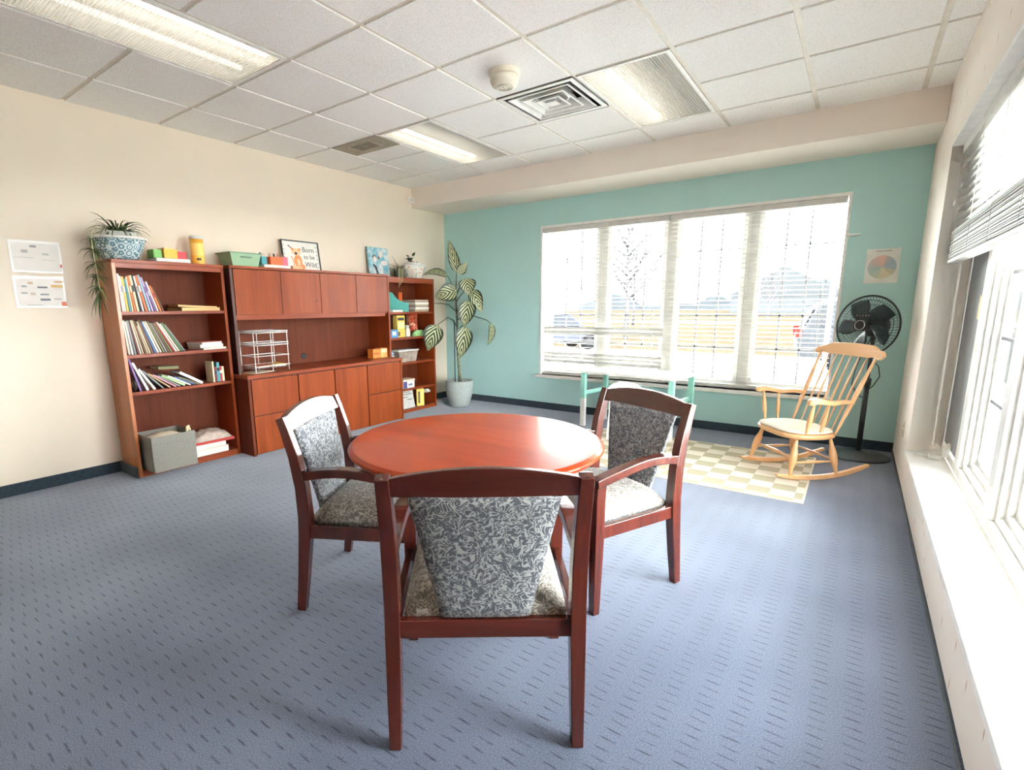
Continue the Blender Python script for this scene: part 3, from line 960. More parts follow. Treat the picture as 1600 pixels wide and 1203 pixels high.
# hutch standing on it
HD = 0.365
HY0, HY1, HZ0, HZ1 = -3.222, -1.412, CH, 1.622
t = thing('hutch', 'cherry hutch with four overhead doors standing on the credenza', 'cabinet', (0, (HY0 + HY1) / 2, HZ0))
hw = (HY1 - HY0) / 2
yc = (HY0 + HY1) / 2
hh = HZ1 - HZ0
MB().box(0.012, HD, -hw, -hw + 0.024, 0, hh - 0.022).build('side_panel', M['cdark'], t, 0.0015)  # dark wood on this side stands for the shade beside the bookcase
MB().box(0.012, HD, hw - 0.024, hw, 0, hh - 0.022).build('side_panel', M['cherry'], t, 0.0015)
MB().box(0.012, HD + 0.006, -hw, hw, hh - 0.022, hh).build('top_panel', M['cherryh'], t, 0.002)
bk = MB().box(0.014, 0.024, -hw + 0.024, hw - 0.024, 0, hh - 0.022).build('back_panel', M['cherryb'], t)
MB().lathe([(0.03, 0.0), (0.03, 0.004), (0.02, 0.005), (0.001, 0.005)], 24, (0.024, -2.335 - yc, 0.07), 0, (0, 1, 0), (0, 0, 1)).build('grommet', M['black'], bk)
MB().box(0.024, HD - 0.022, -hw + 0.024, hw - 0.024, 1.198 - HZ0, 1.216 - HZ0).build('cabinet_floor', M['cherryh'], t)
MB().box(HD - 0.05, HD - 0.026, -hw + 0.024, hw - 0.05, 1.168 - HZ0, 1.198 - HZ0).build('light_rail', M['cherryh'], t, 0.002)
mb = MB()
mb.lathe([(0.001, -0.016), (0.026, -0.014), (0.03, 0.0)], 20, (0.30, -2.50 - yc, 1.198 - HZ0))
mb.build('light_knob', M['black'], t)
MB().box(0.024, HD - 0.03, -hw + 0.024, hw - 0.024, 1.218 - HZ0, 1.222 - HZ0).build('inner_floor', M['cdark'], t)
yd = [HY0 + 0.028 - yc, -2.752 - yc, -2.326 - yc, -1.882 - yc, HY1 - 0.026 - yc]
for i in range(4):
    dz0, dz1 = 1.214 - HZ0, hh - 0.026
    d = MB().box(HD - 0.02, HD, yd[i] + 0.003, yd[i + 1] - 0.003, dz0, dz1).build('door', M['cherry'], t, 0.0015)
    if i == 1:
        MB().lathe([(0.008, 0.0), (0.008, 0.004), (0.004, 0.005), (0.001, 0.005)], 14, (HD, -2.378 - yc, 1.335 - HZ0), 0, (0, 1, 0), (0, 0, 1)).build('lock', cmat((120, 84, 50)), d)

# ------------------------------------------------------------------ books
NUM = ['first', 'second', 'third', 'fourth', 'fifth', 'sixth', 'seventh', 'eighth', 'ninth', 'tenth', 'eleventh', 'twelfth', 'thirteenth', 'fourteenth',
       'fifteenth', 'sixteenth', 'seventeenth', 'eighteenth', 'nineteenth', 'twentieth', 'twenty-first', 'twenty-second', 'twenty-third', 'twenty-fourth']
NAMES = {'white': (232, 228, 218), 'cream': (226, 210, 172), 'yellow': (226, 186, 92), 'teal': (74, 140, 150), 'orange': (206, 110, 58), 'black': (42, 40, 44),
         'grey': (140, 140, 138), 'purple': (128, 98, 150), 'red': (168, 44, 40), 'brown': (112, 78, 54), 'tan': (190, 160, 116), 'blue': (70, 96, 140),
         'pale green': (166, 190, 140), 'olive': (110, 104, 66), 'pink': (206, 140, 150), 'pale blue': (160, 184, 200), 'maroon': (104, 36, 36), 'green': (84, 120, 80), 'lilac': (182, 164, 196)}
def book(label, loc, thick, high, deep, colour, group, lean=0.0, yaw=0.0, flat=False, stripe=None, open_edge=False):
    """upright: spine faces +x; origin at the foot of the left edge of the spine (towards -y)"""
    t = thing('book', label, 'book', loc, 0, group)
    t.rotation_euler = (lean, 0, yaw)
    c = 0.0022
    cm = cmat(NAMES[colour])
    mb = MB()
    mb.box(-deep, 0, 0, c, 0, high).box(-deep, 0, thick - c, thick, 0, high)
    if not open_edge:
        mb.box(-c, 0.001, c, thick - c, 0, high)
    mb.build('cover', cm, t)
    MB().box(-deep + 0.004, -c - 0.0006, c, thick - c, 0.004, high - 0.004).build('pages', M['paper'], t)
    if stripe:
        MB().box(0.001, 0.0022, 0.002, thick - 0.002, high * 0.55, high * 0.72).build('spine_label', cmat(NAMES[stripe]), t)
    return t
def next_foot(y, th, hg, lean, hg2, lean2, eps=0.001):
    zc = min(hg * math.cos(lean), hg2 * math.cos(lean2))
    return y + th / math.cos(lean) + max(0.0, zc * (math.tan(lean2) - math.tan(lean))) + eps
G1 = 'books on the upper shelf of the left bookcase'
row = [('white', .018, .27, None), ('white', .014, .255, 'grey'), ('yellow', .020, .25, 'white'), ('teal', .016, .235, None), ('cream', .014, .25, None), ('orange', .018, .255, 'cream'), ('cream', .022, .262, 'black'),
       ('black', .011, .265, None), ('white', .016, .258, 'grey'), ('orange', .022, .262, 'white'), ('pale blue', .018, .27, None), ('lilac', .018, .255, 'purple'), ('purple', .013, .215, 'white'), ('white', .014, .225, None), ('orange', .02, .195, 'red'), ('brown', .012, .185, None)]
row = [(c, th * 0.72, hg, st, 0.03 + 0.30 * (i / 15) ** 1.6) for i, (c, th, hg, st) in enumerate(row)]
y = -4.010
for i, (c, th, hg, st, lean) in enumerate(row):
    if i:
        y = next_foot(y, row[i - 1][1], row[i - 1][2], row[i - 1][4], hg, lean)
    book('%s spined book, %s from the left in the upper book row' % (c, NUM[i]), (0.296, y + 0.0005, 1.2525), th, hg, 0.21, c, G1, lean, 0, stripe=st)
row2 = ['cream', 'white', 'grey', 'maroon', 'cream', 'tan', 'brown', 'tan', 'cream', 'brown', 'blue', 'white', 'tan', 'olive', 'grey', 'brown', 'olive', 'red', 'white', 'tan', 'green', 'grey']
G2 = 'books on the second shelf of the left bookcase'
y = -4.008
for i, c in enumerate(row2):
    lean = 0.05 + 0.48 * (i / 21) ** 0.9
    th = random.choice((.010, .012, .013, .009))
    hg = random.uniform(.245, .268) if i not in (3, 7) else .22
    if i:
        y = next_foot(y, *prev, hg, lean)
    prev = (th, hg, lean)
    book('%s book, %s from the left in the tightly packed middle book row' % (c, NUM[i]), (0.296, y + 0.0005, 0.9345), th, hg, 0.215, c, G2, lean, 0, open_edge=c in ('cream', 'tan', 'white'))
G3 = 'books on the third shelf of the left bookcase'
row3 = [('purple', .016, .26, 0.22, -3.965), ('white', .02, .23, 0.36, -3.915), ('white', .018, .19, 0.52, -3.865), ('grey', .012, .20, 0.72, -3.8), ('tan', .012, .19, 0.86, -3.765), ('pink', .014, .19, 0.95, -3.728),
        ('grey', .012, .185, 0.99, -3.69), ('pale green', .022, .19, 1.04, -3.64), ('white', .014, .185, 1.06, -3.59), ('blue', .012, .17, 1.1, -3.555), ('olive', .014, .17, 1.12, -3.515), ('white', .026, .2, 1.02, -3.448)]
for i, (c, th, hg, lean, yy) in enumerate(row3):
    th *= 0.8
    yy = next_foot(*prev3, hg, lean) if i else yy
    prev3 = (yy, th, hg, lean)
    book('%s book slumped in the third shelf row, %s from the left' % (c, NUM[i]), (0.30, yy, 0.6565), th, hg, 0.17, c, G3, lean, 0)
book('dark olive book lying flat across the slumped books on the third shelf', (0.29, -3.67, 0.80), .022, .15, 0.16, 'olive', G3, 1.53, 0)
for i, (c, th, hg, st) in enumerate([('cream', .012, .175, None), ('maroon', .022, .13, 'black'), ('teal', .026, .165, 'black'), ('red', .018, .13, 'white'), ('cream', .018, .125, None)]):
    book('%s upright book at the right end of the third shelf, %s of five' % (c, NUM[i]), (0.292 - 0.004 * i, -3.408 + [0, .014, .038, .066, .086][i], 0.6565), th, hg, 0.12, c, G3, 0, 0, stripe=st)

def flat_stack(name, label, cat, loc, sx, sy, sz, colour, yaw=0.0, group=None, tilt=0.0, edge=None):
    t = thing(name, label, cat, loc, yaw, group)
    t.rotation_euler = (tilt, 0, yaw)
    MB().box(-sx / 2, sx / 2, -sy / 2, sy / 2, 0, sz).build('sheets', edge or M['paper'], t, 0.001)
    MB().box(-sx / 2 - 0.003, sx / 2 + 0.002, -sy / 2 - 0.002, sy / 2 + 0.002, sz, sz + 0.003).build('cover', colour if not isinstance(colour, tuple) else cmat(colour), t)
    return t
flat_stack('envelope', 'lower padded manila envelope lying on the upper shelf', 'envelope', (0.175, -3.45, 1.2525), .23, .31, .022, M['manila'], 0.05, 'manila envelopes', edge=M['manila'])
flat_stack('envelope', 'upper manila envelope lying askew on the upper shelf', 'envelope', (0.18, -3.46, 1.2785), .24, .29, .012, M['manila'], -0.12, 'manila envelopes', -0.05, edge=M['manila'])
flat_stack('folder', 'flat yellow folder at the foot of the middle shelf paper pile', 'folder', (0.19, -3.38, 0.9345), .22, .2, .012, (214, 190, 120), 0.1, 'papers on the middle shelf')
flat_stack('paper_pad', 'white paper pad in the middle shelf paper pile', 'paper', (0.185, -3.395, 0.9505), .22, .19, .022, (226, 220, 210), 0.02, 'papers on the middle shelf')
flat_stack('booklet', 'pink red booklet on top of the middle shelf paper pile', 'booklet', (0.185, -3.40, 0.977), .2, .18, .016, (214, 110, 96), 0.16, 'papers on the middle shelf')
t = thing('tape_roll', 'white ringed tape roll standing at the left end of the third shelf', 'tape', (0.26, -4.0, 0.6565))
MB().ring((0, 0.012, 0.05), 0.036, 0.013, (1, 0, 0), (0, 0, 1), 28, 8).build('roll', cmat((60, 52, 48)), t)
MB().ring((0, 0.012, 0.05), 0.024, 0.008, (1, 0, 0), (0, 0, 1), 28, 8).build('core', M['paper'], t)

# grey fabric bin on the bottom shelf, sticking out over the carpet
t = thing('fabric_bin', 'grey fabric storage bin holding crumpled cream cloth at the foot of the left bookcase', 'storage bin', (0.33, -3.845, 0.0))
bz0, bz1, bx, by = 0.052, 0.325, 0.15, 0.158
mb = MB()
th = 0.008
for sgn in (1, -1):
    mb.box(min(sgn * bx, sgn * (bx - th)), max(sgn * bx, sgn * (bx - th)), -by, by, bz0, bz1)
    mb.box(-bx + th, bx - th, min(sgn * by, sgn * (by - th)), max(sgn * by, sgn * (by - th)), bz0, bz1)
mb.box(-bx + th, bx - th, -by + th, by - th, bz0, bz0 + 0.01)
mb.build('body', M['bin'], t, 0.004)
mb = MB()
mb.box(bx, bx + 0.004, -by, by, bz1 - 0.055, bz1 + 0.002)
mb.build('folded_hem', M['bin'], t, 0.002)
mb = MB()
random.seed(3)
n = 12
g = [[mb.bm.verts.new((-bx + 0.014 + (2 * bx - 0.028) * i / n, -by + 0.014 + (2 * by - 0.028) * j / n, bz1 - 0.05 + 0.05 * math.sin(PI * i / n) * math.sin(PI * j / n) + random.uniform(-.008, .008))) for j in range(n + 1)] for i in range(n + 1)]
for i in range(n):
    for j in range(n):
        mb._f([g[i][j], g[i + 1][j], g[i + 1][j + 1], g[i][j + 1]], 0, True)
cl = mb.build('cloth', plain('crumpled_cream_cloth', (226, 214, 190), 0.9, 0.2), None)
cl.location = (0.33, -3.845, 0)
tag(cl, 'crumpled cream cloth filling the grey fabric bin', 'cloth')
mb = MB()
mb.tube([(0.1, 0.12, bz1 - 0.02), (0.1, 0.125, bz1 + 0.03), (0.1, 0.135, bz1 + 0.035), (0.1, 0.145, bz1 - 0.01)], 0.01, 8)
mb.build('handle', cmat((214, 196, 160)), t)

# box set and magazines beside the bin
flat_stack('boxed_book', 'thick cream boxed book lying lowest beside the fabric bin', 'book', (0.195, -3.505, 0.051), .22, .32, .05, (224, 212, 190), 0.0, 'books lying beside the fabric bin')
flat_stack('boxed_book', 'second cream boxed book from the floor beside the fabric bin', 'book', (0.195, -3.515, 0.105), .22, .3, .04, (228, 216, 196), 0.03, 'books lying beside the fabric bin')
flat_stack('picture_book', 'red edged picture book on the pile beside the fabric bin', 'book', (0.20, -3.46, 0.149), .24, .34, .02, (188, 54, 48), -0.06, 'books lying beside the fabric bin', edge=cmat((196, 66, 58)))
mb = MB()
random.seed(11)
n = 14
gg = []
for i in range(n + 1):
    r_ = []
    for j in range(n + 1):
        u, v_ = i / n, j / n
        r_.append(mb.bm.verts.new((0.09 + 0.24 * u, -3.62 + 0.31 * v_, 0.176 + 0.075 * (math.sin(PI * u) ** 0.6) * (math.sin(PI * v_) ** 0.5) + random.uniform(-.01, .012) * (0 < i < n) * (0 < j < n))))
    gg.append(r_)
for i in range(n):
    for j in range(n):
        mb._f([gg[i][j], gg[i + 1][j], gg[i + 1][j + 1], gg[i][j + 1]], 0, True)
mb._f([gg[0][0], gg[0][n], gg[n][n], gg[n][0]])
pb = mb.build('plastic_bag', plain('crinkled_plastic', (214, 196, 182), 0.22, 0.6, 0.15, 26))
tag(pb, 'crinkled translucent plastic bag on the pile beside the fabric bin', 'bag')

# ------------------------------------------------------------------ things on top of the wall furniture
def strap_leaf(mb, base, az, el, length, width, sag, n=7, mi=0):
    """one thin arching leaf"""
    p = Vector(base)
    d = Vector((math.cos(az) * math.cos(el), math.sin(az) * math.cos(el), math.sin(el)))
    sd = Vector((-math.sin(az), math.cos(az), 0))
    lay = mb.bm.loops.layers.uv.verify()
    prev = None
    st = length / n
    for i in range(n + 1):
        w = width * (1 - (i / n) ** 2.2) * 0.5 + 0.0006
        up = Vector((0, 0, 1))
        row = [mb.bm.verts.new(p - sd * w + up * w * 0.5), mb.bm.verts.new(p), mb.bm.verts.new(p + sd * w + up * w * 0.5)]
        if prev:
            for j in range(2):
                f = mb._f([prev[j], prev[j + 1], row[j + 1], row[j]], mi, True)
                if f:
                    for lp, q in zip(f.loops, ((j / 2, (i - 1) / n), ((j + 1) / 2, (i - 1) / n), ((j + 1) / 2, i / n), (j / 2, i / n))):
                        lp[lay].uv = q
        prev = row
        p = p + d * st
        d = (d + Vector((0, 0, -sag * st / length * 6 / n * 1.0))).normalized()

def damask():
    """blue ringed flowers on glazed white"""
    m, nt, b = new_mat('blue_white_glaze')
    v = coords(nt, (20, 20, 20))
    vo = nt.nodes.new('ShaderNodeTexVoronoi')
    vo.inputs['Scale'].default_value = 1.0
    vo.inputs['Randomness'].default_value = 0.25
    nt.links.new(v, vo.inputs['Vector'])
    w = math_node(nt, 'SINE', math_node(nt, 'MULTIPLY', vo.outputs['Distance'], 21.0))
    nt.links.new(ramp(nt, math_node(nt, 'ADD', 0.5, math_node(nt, 'MULTIPLY', w, 0.5)), [(0.3, lin((206, 216, 214))), (0.62, lin((92, 122, 132)))]), b.inputs['Base Color'])
    b.inputs['Roughness'].default_value = 0.25
    return m
bx_, by_ = 0.18, -3.935
t = thing('planter_bowl', 'blue and white patterned bowl holding a trailing spider plant', 'planter', (bx_, by_, 1.6225))
MB().lathe([(0.001, 0.0), (0.105, 0.0), (0.112, 0.01), (0.15, 0.09), (0.172, 0.152), (0.165, 0.152), (0.142, 0.09), (0.1, 0.02), (0.001, 0.018)], 40).build('bowl', damask(), t)
MB().ring((0, 0, 0.155), 0.172, 0.010, (1, 0, 0), (0, 1, 0), 44, 8).build('rim', M['white'], t)
MB().lathe([(0.001, 0.02), (0.09, 0.02), (0.118, 0.2), (0.108, 0.2), (0.1, 0.17), (0.001, 0.168)], 36).build('inner_pot', M['white'], t)
t2 = thing('spider_plant', 'spider plant arching and trailing from the blue and white bowl', 'plant', (bx_, by_, 1.6225 + 0.17))
MB().lathe([(0.001, 0.0), (0.098, 0.0), (0.06, 0.012), (0.001, 0.016)], 24).build('soil', M['soil'], t2)
random.seed(21)
for k in range(74):
    mb = MB()
    az = random.uniform(0, 2 * PI)
    if math.cos(az) < -0.5 and random.random() < .6:
        az += PI
    ln = random.uniform(.14, .25)
    if math.cos(az) < -0.2:
        ln = min(ln, 0.15)
    strap_leaf(mb, (math.cos(az) * .03, math.sin(az) * .03, 0.012), az, random.uniform(.3, 1.25), ln, random.uniform(.009, .015), random.uniform(2.0, 3.6))
    mb.build('leaf', M['lspid'], t2)
run = [(0.03, -0.09, 0.02), (0.06, -0.165, 0.05), (0.075, -0.19, 0.0), (0.085, -0.195, -0.12), (0.085, -0.185, -0.40)]
MB().tube(run, 0.0035, 6).build('runner', cmat((196, 196, 150)), t2)
for (oz, nn, ls) in ((-0.04, 9, .11), (-0.12, 13, .13), (-0.21, 17, .15), (-0.29, 17, .14), (-0.37, 15, .13), (-0.41, 9, .17)):
    for k in range(nn):
        mb = MB()
        az = random.uniform(0, 2 * PI)
        strap_leaf(mb, (0.08, -0.19, oz), az, random.uniform(-.9, .7) if oz > -0.38 else random.uniform(-1.4, -0.7), ls * random.uniform(.7, 1.15) * (0.75 if math.cos(az) < -0.3 else 1), .011, 1.6, 6)
        mb.build('leaf', M['lspidp'] if k % 3 else M['lspid'], t2)

def tray(label, loc, ly):
    t = thing('caddy_tray', label, 'tray', loc)
    MB().box(-0.085, 0.085, -ly / 2, ly / 2, 0, 0.032).build('tray', M['white'], t, 0.008, seg=3)
    return t
# crayon / block caddy on the left bookcase
tray('white oval caddy base on the left bookcase under colourful cups', (0.20, -3.612, 1.6225), 0.25)
def cup(label, loc, sx, sy, sz, rgb, group, lid=None):
    t = thing('holder_cup', label, 'cup', loc, 0, group)
    mb = MB()
    th = 0.004
    mb.box(-sx / 2, sx / 2, -sy / 2, -sy / 2 + th, 0, sz).box(-sx / 2, sx / 2, sy / 2 - th, sy / 2, 0, sz)
    mb.box(-sx / 2, -sx / 2 + th, -sy / 2 + th, sy / 2 - th, 0, sz).box(sx / 2 - th, sx / 2, -sy / 2 + th, sy / 2 - th, 0, sz).box(-sx / 2 + th, sx / 2 - th, -sy / 2 + th, sy / 2 - th, 0, 0.006)
    mb.build('cup', cmat(rgb, 0.35), t, 0.003)
    if lid:
        MB().box(-sx / 2 + 0.01, sx / 2 - 0.01, -sy / 2 + 0.01, sy / 2 - 0.01, sz - 0.012, sz + 0.012).build('contents', cmat(lid), t, 0.004)
    return t
GC = 'caddy cups on the left bookcase'
cup('green cup at the left end of the white caddy base', (0.19, -3.705, 1.6555), .11, .062, .062, (112, 172, 84), GC)
cup('yellow cup in the middle of the white caddy base', (0.20, -3.622, 1.6555), .14, .1, .068, (232, 172, 54), GC, (240, 220, 170))
cup('red cup at the right end of the white caddy base', (0.19, -3.532, 1.6555), .11, .075, .058, (206, 48, 58), GC)
t = thing('canister', 'yellow cylindrical wipes canister with white lid on the left bookcase', 'canister', (0.17, -3.372, 1.6225))
MB().lathe([(0.001, 0), (0.048, 0), (0.05, 0.006), (0.05, 0.205), (0.001, 0.206)], 32).build('body', cmat((240, 178, 66), 0.35), t)
MB().lathe([(0.001, 0.205), (0.051, 0.205), (0.051, 0.222), (0.046, 0.232), (0.001, 0.234)], 32).build('lid', M['white'], t)
MB().lathe([(0.0503, 0.075), (0.0506, 0.076), (0.0506, 0.17), (0.0503, 0.171)], 32).build('label_band', cmat((250, 206, 112)), t)
mb = MB()
for a in (-0.45, -0.15):
    p = Vector((math.cos(a) * 0.0515, math.sin(a) * 0.0515, 0.045))
    mb.lathe([(0.01, -0.001), (0.01, 0.001)], 12, p, 0, (-math.sin(a), math.cos(a), 0), (0, 0, 1))
mb.build('bee_mark', cmat((70, 50, 30)), t)

# sage green bin on the hutch
t = thing('storage_tub', 'sage green plastic tub on the left end of the hutch', 'storage tub', (0.20, -3.03, HZ1 + 0.0005))
def frustum(mb, x0, y0, z0, x1, y1, z1, mi=0):
    mb.loft([[(x0, y0, z0), (-x0, y0, z0), (-x0, -y0, z0), (x0, -y0, z0)], [(x1, y1, z1), (-x1, y1, z1), (-x1, -y1, z1), (x1, -y1, z1)]], mi, False)
mb = MB()
frustum(mb, 0.09, 0.115, 0, 0.11, 0.14, 0.115)
frustum(mb, 0.086, 0.111, 0.005, 0.105, 0.135, 0.115)
mb.box(-0.086, 0.086, -0.111, 0.111, 0, 0.005)
mb.build('body', cmat((142, 172, 138), 0.4), t)
mb = MB()
mb.box(0.106, 0.122, -0.152, 0.152, 0.108, 0.118).box(-0.122, -0.106, -0.152, 0.152, 0.108, 0.118).box(-0.106, 0.106, 0.136, 0.152, 0.108, 0.118).box(-0.106, 0.106, -0.152, -0.136, 0.108, 0.118)
mb.build('rim', cmat((122, 150, 120), 0.4), t, 0.002)
MB().box(0.106, 0.111, -0.05, 0.05, 0.074, 0.086).build('grip', cmat((92, 120, 96), 0.4), t, 0.001)

tray('white oval caddy base on the hutch under orange and pink cups', (0.21, -2.725, HZ1 + 0.0005), 0.27)
GH = 'caddy cups on the hutch'
cup('teal cup at the left end of the hutch caddy', (0.2, -2.825, HZ1 + 0.0335), .1, .055, .07, (66, 146, 156), GH)
cup('wide orange cup in the middle of the hutch caddy', (0.21, -2.718, HZ1 + 0.0335), .13, .125, .072, (232, 96, 48), GH)
cup('pink cup at the right end of the hutch caddy', (0.2, -2.617, HZ1 + 0.0335), .1, .06, .078, (228, 96, 120), GH)
random.seed(5)
for q, (yy, c, nm) in enumerate([(-2.842, (60, 60, 60), 'black'), (-2.765, (226, 200, 190), 'pale pink'), (-2.735, (110, 70, 60), 'brown'), (-2.69, (50, 40, 40), 'dark'), (-2.668, (220, 130, 110), 'coral'), (-2.622, (240, 200, 200), 'blush'), (-2.605, (190, 60, 90), 'crimson')]):
    t = thing('marker', '%s marker standing in a hutch caddy cup, %s from the left' % (nm, NUM[q]), 'pen', (0.2 + random.uniform(-.02, .03), yy, HZ1 + 0.041), 0, 'markers in the hutch caddy')
    t.rotation_euler = (random.uniform(-.1, .1), random.uniform(-.15, .15), 0)
    MB().lathe([(0.001, 0), (0.006, 0), (0.006, 0.075), (0.001, 0.075)], 10).build('barrel', cmat((236, 232, 226)), t)
    MB().lathe([(0.0065, 0.06), (0.0065, 0.095), (0.004, 0.1), (0.001, 0.1)], 10).build('cap', cmat(c), t)

# framed print
t = thing('framed_print', 'black framed print of an orange cub and the words born to be wild', 'picture', (0.085, -2.31, HZ1 + 0.001))
t.rotation_euler = (0, -0.13, 0)
pw, ph = 0.425, 0.30
mb = MB()
fr = 0.009
mb.box(-0.006, 0.016, -pw / 2, -pw / 2 + fr, 0, ph).box(-0.006, 0.016, pw / 2 - fr, pw / 2, 0, ph).box(-0.006, 0.016, -pw / 2 + fr, pw / 2 - fr, 0, fr).box(-0.006, 0.016, -pw / 2 + fr, pw / 2 - fr, ph - fr, ph)
mb.build('frame', cmat((44, 58, 54)), t)
art = MB().box(-0.004, 0.006, -pw / 2 + fr, pw / 2 - fr, fr, ph - fr).build('print', M['paper'], t)
ink = cmat((40, 40, 44))
for s_, (yy, zz, sz) in (('Born', (0.085, 0.215, 0.07)), ('to be', (0.09, 0.145, 0.06)), ('Wild', (0.10, 0.07, 0.07))):
    text('lettering', s_, sz, ink, art, (0.0066, yy, zz), (PI / 2, 0, PI / 2))
def ellipse(cx, cy, rx, ry, n=20, rot=0):
    return [(cx + rx * math.cos(a) * math.cos(rot) - ry * math.sin(a) * math.sin(rot), cy + rx * math.cos(a) * math.sin(rot) + ry * math.sin(a) * math.cos(rot)) for a in (2 * PI * k / n for k in range(n))]
OR_, PA_, DK_ = cmat((226, 132, 74)), cmat((240, 190, 150)), cmat((70, 54, 50))
MB().prism(ellipse(-0.045, 0.10, 0.045, 0.065), 0.0061, 0.0066, 0).build('painted_body', OR_, art)
MB().prism(ellipse(-0.02, 0.045, 0.05, 0.028), 0.0061, 0.0067, 0).build('painted_paw', OR_, art)
MB().prism(ellipse(-0.055, 0.19, 0.05, 0.036), 0.0061, 0.0068, 0).build('painted_head', PA_, art)
for yy in (-0.095, -0.015):
    MB().prism(ellipse(yy, 0.215, 0.014, 0.014), 0.0061, 0.0069, 0).build('painted_ear', OR_, art)
MB().prism(ellipse(-0.06, 0.175, 0.016, 0.014), 0.0061, 0.0072, 0).build('painted_nose', DK_, art)
MB().prism(ellipse(-0.04, 0.09, 0.02, 0.035), 0.0061, 0.0071, 0).build('painted_belly', PA_, art)
MB().prism([(-0.14, 0.245), (-0.1, 0.215), (-0.1, 0.225), (-0.135, 0.255)], 0.0061, 0.0066, 0).build('painted_feather', DK_, art)
MB().prism([(-0.1, 0.04), (-0.105, 0.11), (-0.125, 0.145), (-0.115, 0.15), (-0.095, 0.115), (-0.09, 0.04)], 0.0061, 0.0065, 0).build('painted_tail', OR_, art)
mb = MB()
for k in range(6):
    for s in (-1, 1):
        mb.prism(ellipse(s * 0.185, 0.05 + 0.04 * k, 0.004, 0.007, 8), 0.0062, 0.0065, 0)
mb.build('border_pattern', DK_, art)
t = thing('wood_block', 'small wooden block in front of the framed print', 'block', (0.22, -2.475, HZ1 + 0.0005))
MB().box(-0.02, 0.02, -0.055, 0.055, 0, 0.04).build('block', M['maplex'], t, 0.004)
t = thing('wood_strip', 'thin pale wood strip lying before the framed print', 'block', (0.2, -2.27, HZ1 + 0.0005))
MB().box(-0.015, 0.015, -0.14, 0.14, 0, 0.012).build('strip', M['maplex'], t, 0.002)

# small painted canvas leaning on the wall
def canvas_mat():
    m, nt, b = new_mat('painted_canvas')
    v = coords(nt)
    n = noise(nt, v, 14, 4, 0.6, 0.5)
    nt.links.new(ramp(nt, n.outputs['Fac'], [(0.36, lin((92, 158, 178))), (0.5, lin((160, 196, 204))), (0.6, lin((226, 228, 226)))]), b.inputs['Base Color'])
    b.inputs['Roughness'].default_value = 0.7
    return m
t = thing('canvas_painting', 'small blue and white painted canvas leaning on the wall above the hutch', 'picture', (0.075, -1.50, HZ1 + 0.001))
t.rotation_euler = (0, -0.12, 0)
cv = MB().box(-0.012, 0.012, 0.075, 0.385, 0, 0.325).build('canvas', canvas_mat(), t, 0.002)
mb = MB()
mb.prism(ellipse(0.17, 0.215, 0.034, 0.02), 0.0125, 0.0132, 0, 0)
mb.prism(ellipse(0.172, 0.19, 0.03, 0.034), 0.0128, 0.0136, 0, 1)
mb.prism(ellipse(0.235, 0.205, 0.012, 0.02), 0.0125, 0.0132, 0, 0)
mb.prism([(0.14, 0.14), (0.19, 0.1), (0.205, 0.01), (0.18, 0.01), (0.16, 0.08), (0.135, 0.11)], 0.0125, 0.0132, 0, 2)
mb.prism(ellipse(0.27, 0.25, 0.03, 0.04), 0.0125, 0.0132, 0, 1)
mb.prism(ellipse(0.31, 0.15, 0.05, 0.03), 0.0125, 0.0132, 0, 1)
mb.build('painted_figures', [cmat((92, 56, 48)), cmat((232, 222, 214)), cmat((40, 48, 56))], cv)

# pots on the corner bookcase
S2H = 1.6025
t = thing('plant_pot', 'small dark grey pot with spindly greenery on the corner bookcase', 'planter', (0.15, -1.03, S2H))
MB().lathe([(0.001, 0), (0.05, 0), (0.066, 0.09), (0.07, 0.105), (0.06, 0.105), (0.055, 0.085), (0.001, 0.083)], 28).build('pot', cmat((112, 116, 100)), t)
t = thing('trailing_plant', 'spindly pale green plant in the small dark grey pot', 'plant', (0.15, -1.03, S2H + 0.085))
MB().lathe([(0.001, 0.0), (0.05, 0.0), (0.001, 0.006)], 16).build('soil', M['soil'], t)
random.seed(9)
for k in range(34):
    mb = MB()
    az = random.uniform(-PI * .75, PI * .75)
    strap_leaf(mb, (math.cos(az) * .02, math.sin(az) * .02, 0.003), az, random.uniform(.2, 1.35), random.uniform(.1, .2), random.uniform(.006, .01), random.uniform(1.5, 3))
    mb.build('leaf', M['lspidp'], t)
for k in range(3):
    mb = MB()
    pts = [(0.04, -0.02 * k - 0.02, 0.02), (0.12, -0.06 - .03 * k, 0.03), (0.18, -0.12 - 0.03 * k, -0.06), (0.19, -0.14 - 0.03 * k, -0.14 - 0.03 * k)]
    mb.tube(pts, 0.003, 5)
    mb.build('runner', cmat((206, 190, 140)), t)
def floral_glaze():
    m, nt, b = new_mat('floral_glaze')
    v = coords(nt)
    n = noise(nt, v, 16, 3, 0.5, 1.2)
    nt.links.new(ramp(nt, n.outputs['Fac'], [(0.36, lin((150, 170, 150))), (0.45, lin((226, 222, 208))), (0.58, lin((232, 226, 214))), (0.66, lin((214, 118, 84)))]), b.inputs['Base Color'])
    b.inputs['Roughness'].default_value = 0.2
    return m
t = thing('planter_bowl', 'white floral bowl with orange blossoms on the corner bookcase', 'planter', (0.17, -0.82, S2H))
MB().lathe([(0.001, 0), (0.1, 0), (0.112, 0.012), (0.15, 0.12), (0.158, 0.15), (0.15, 0.15), (0.14, 0.12), (0.1, 0.02), (0.001, 0.018)], 36).build('bowl', floral_glaze(), t)
MB().ring((0, 0, 0.152), 0.155, 0.009, (1, 0, 0), (0, 1, 0), 40, 8).build('rim', M['white'], t)
MB().lathe([(0.001, 0.02), (0.08, 0.02), (0.1, 0.185), (0.09, 0.19), (0.08, 0.16), (0.001, 0.158)], 30).build('inner_pot', M['white'], t)
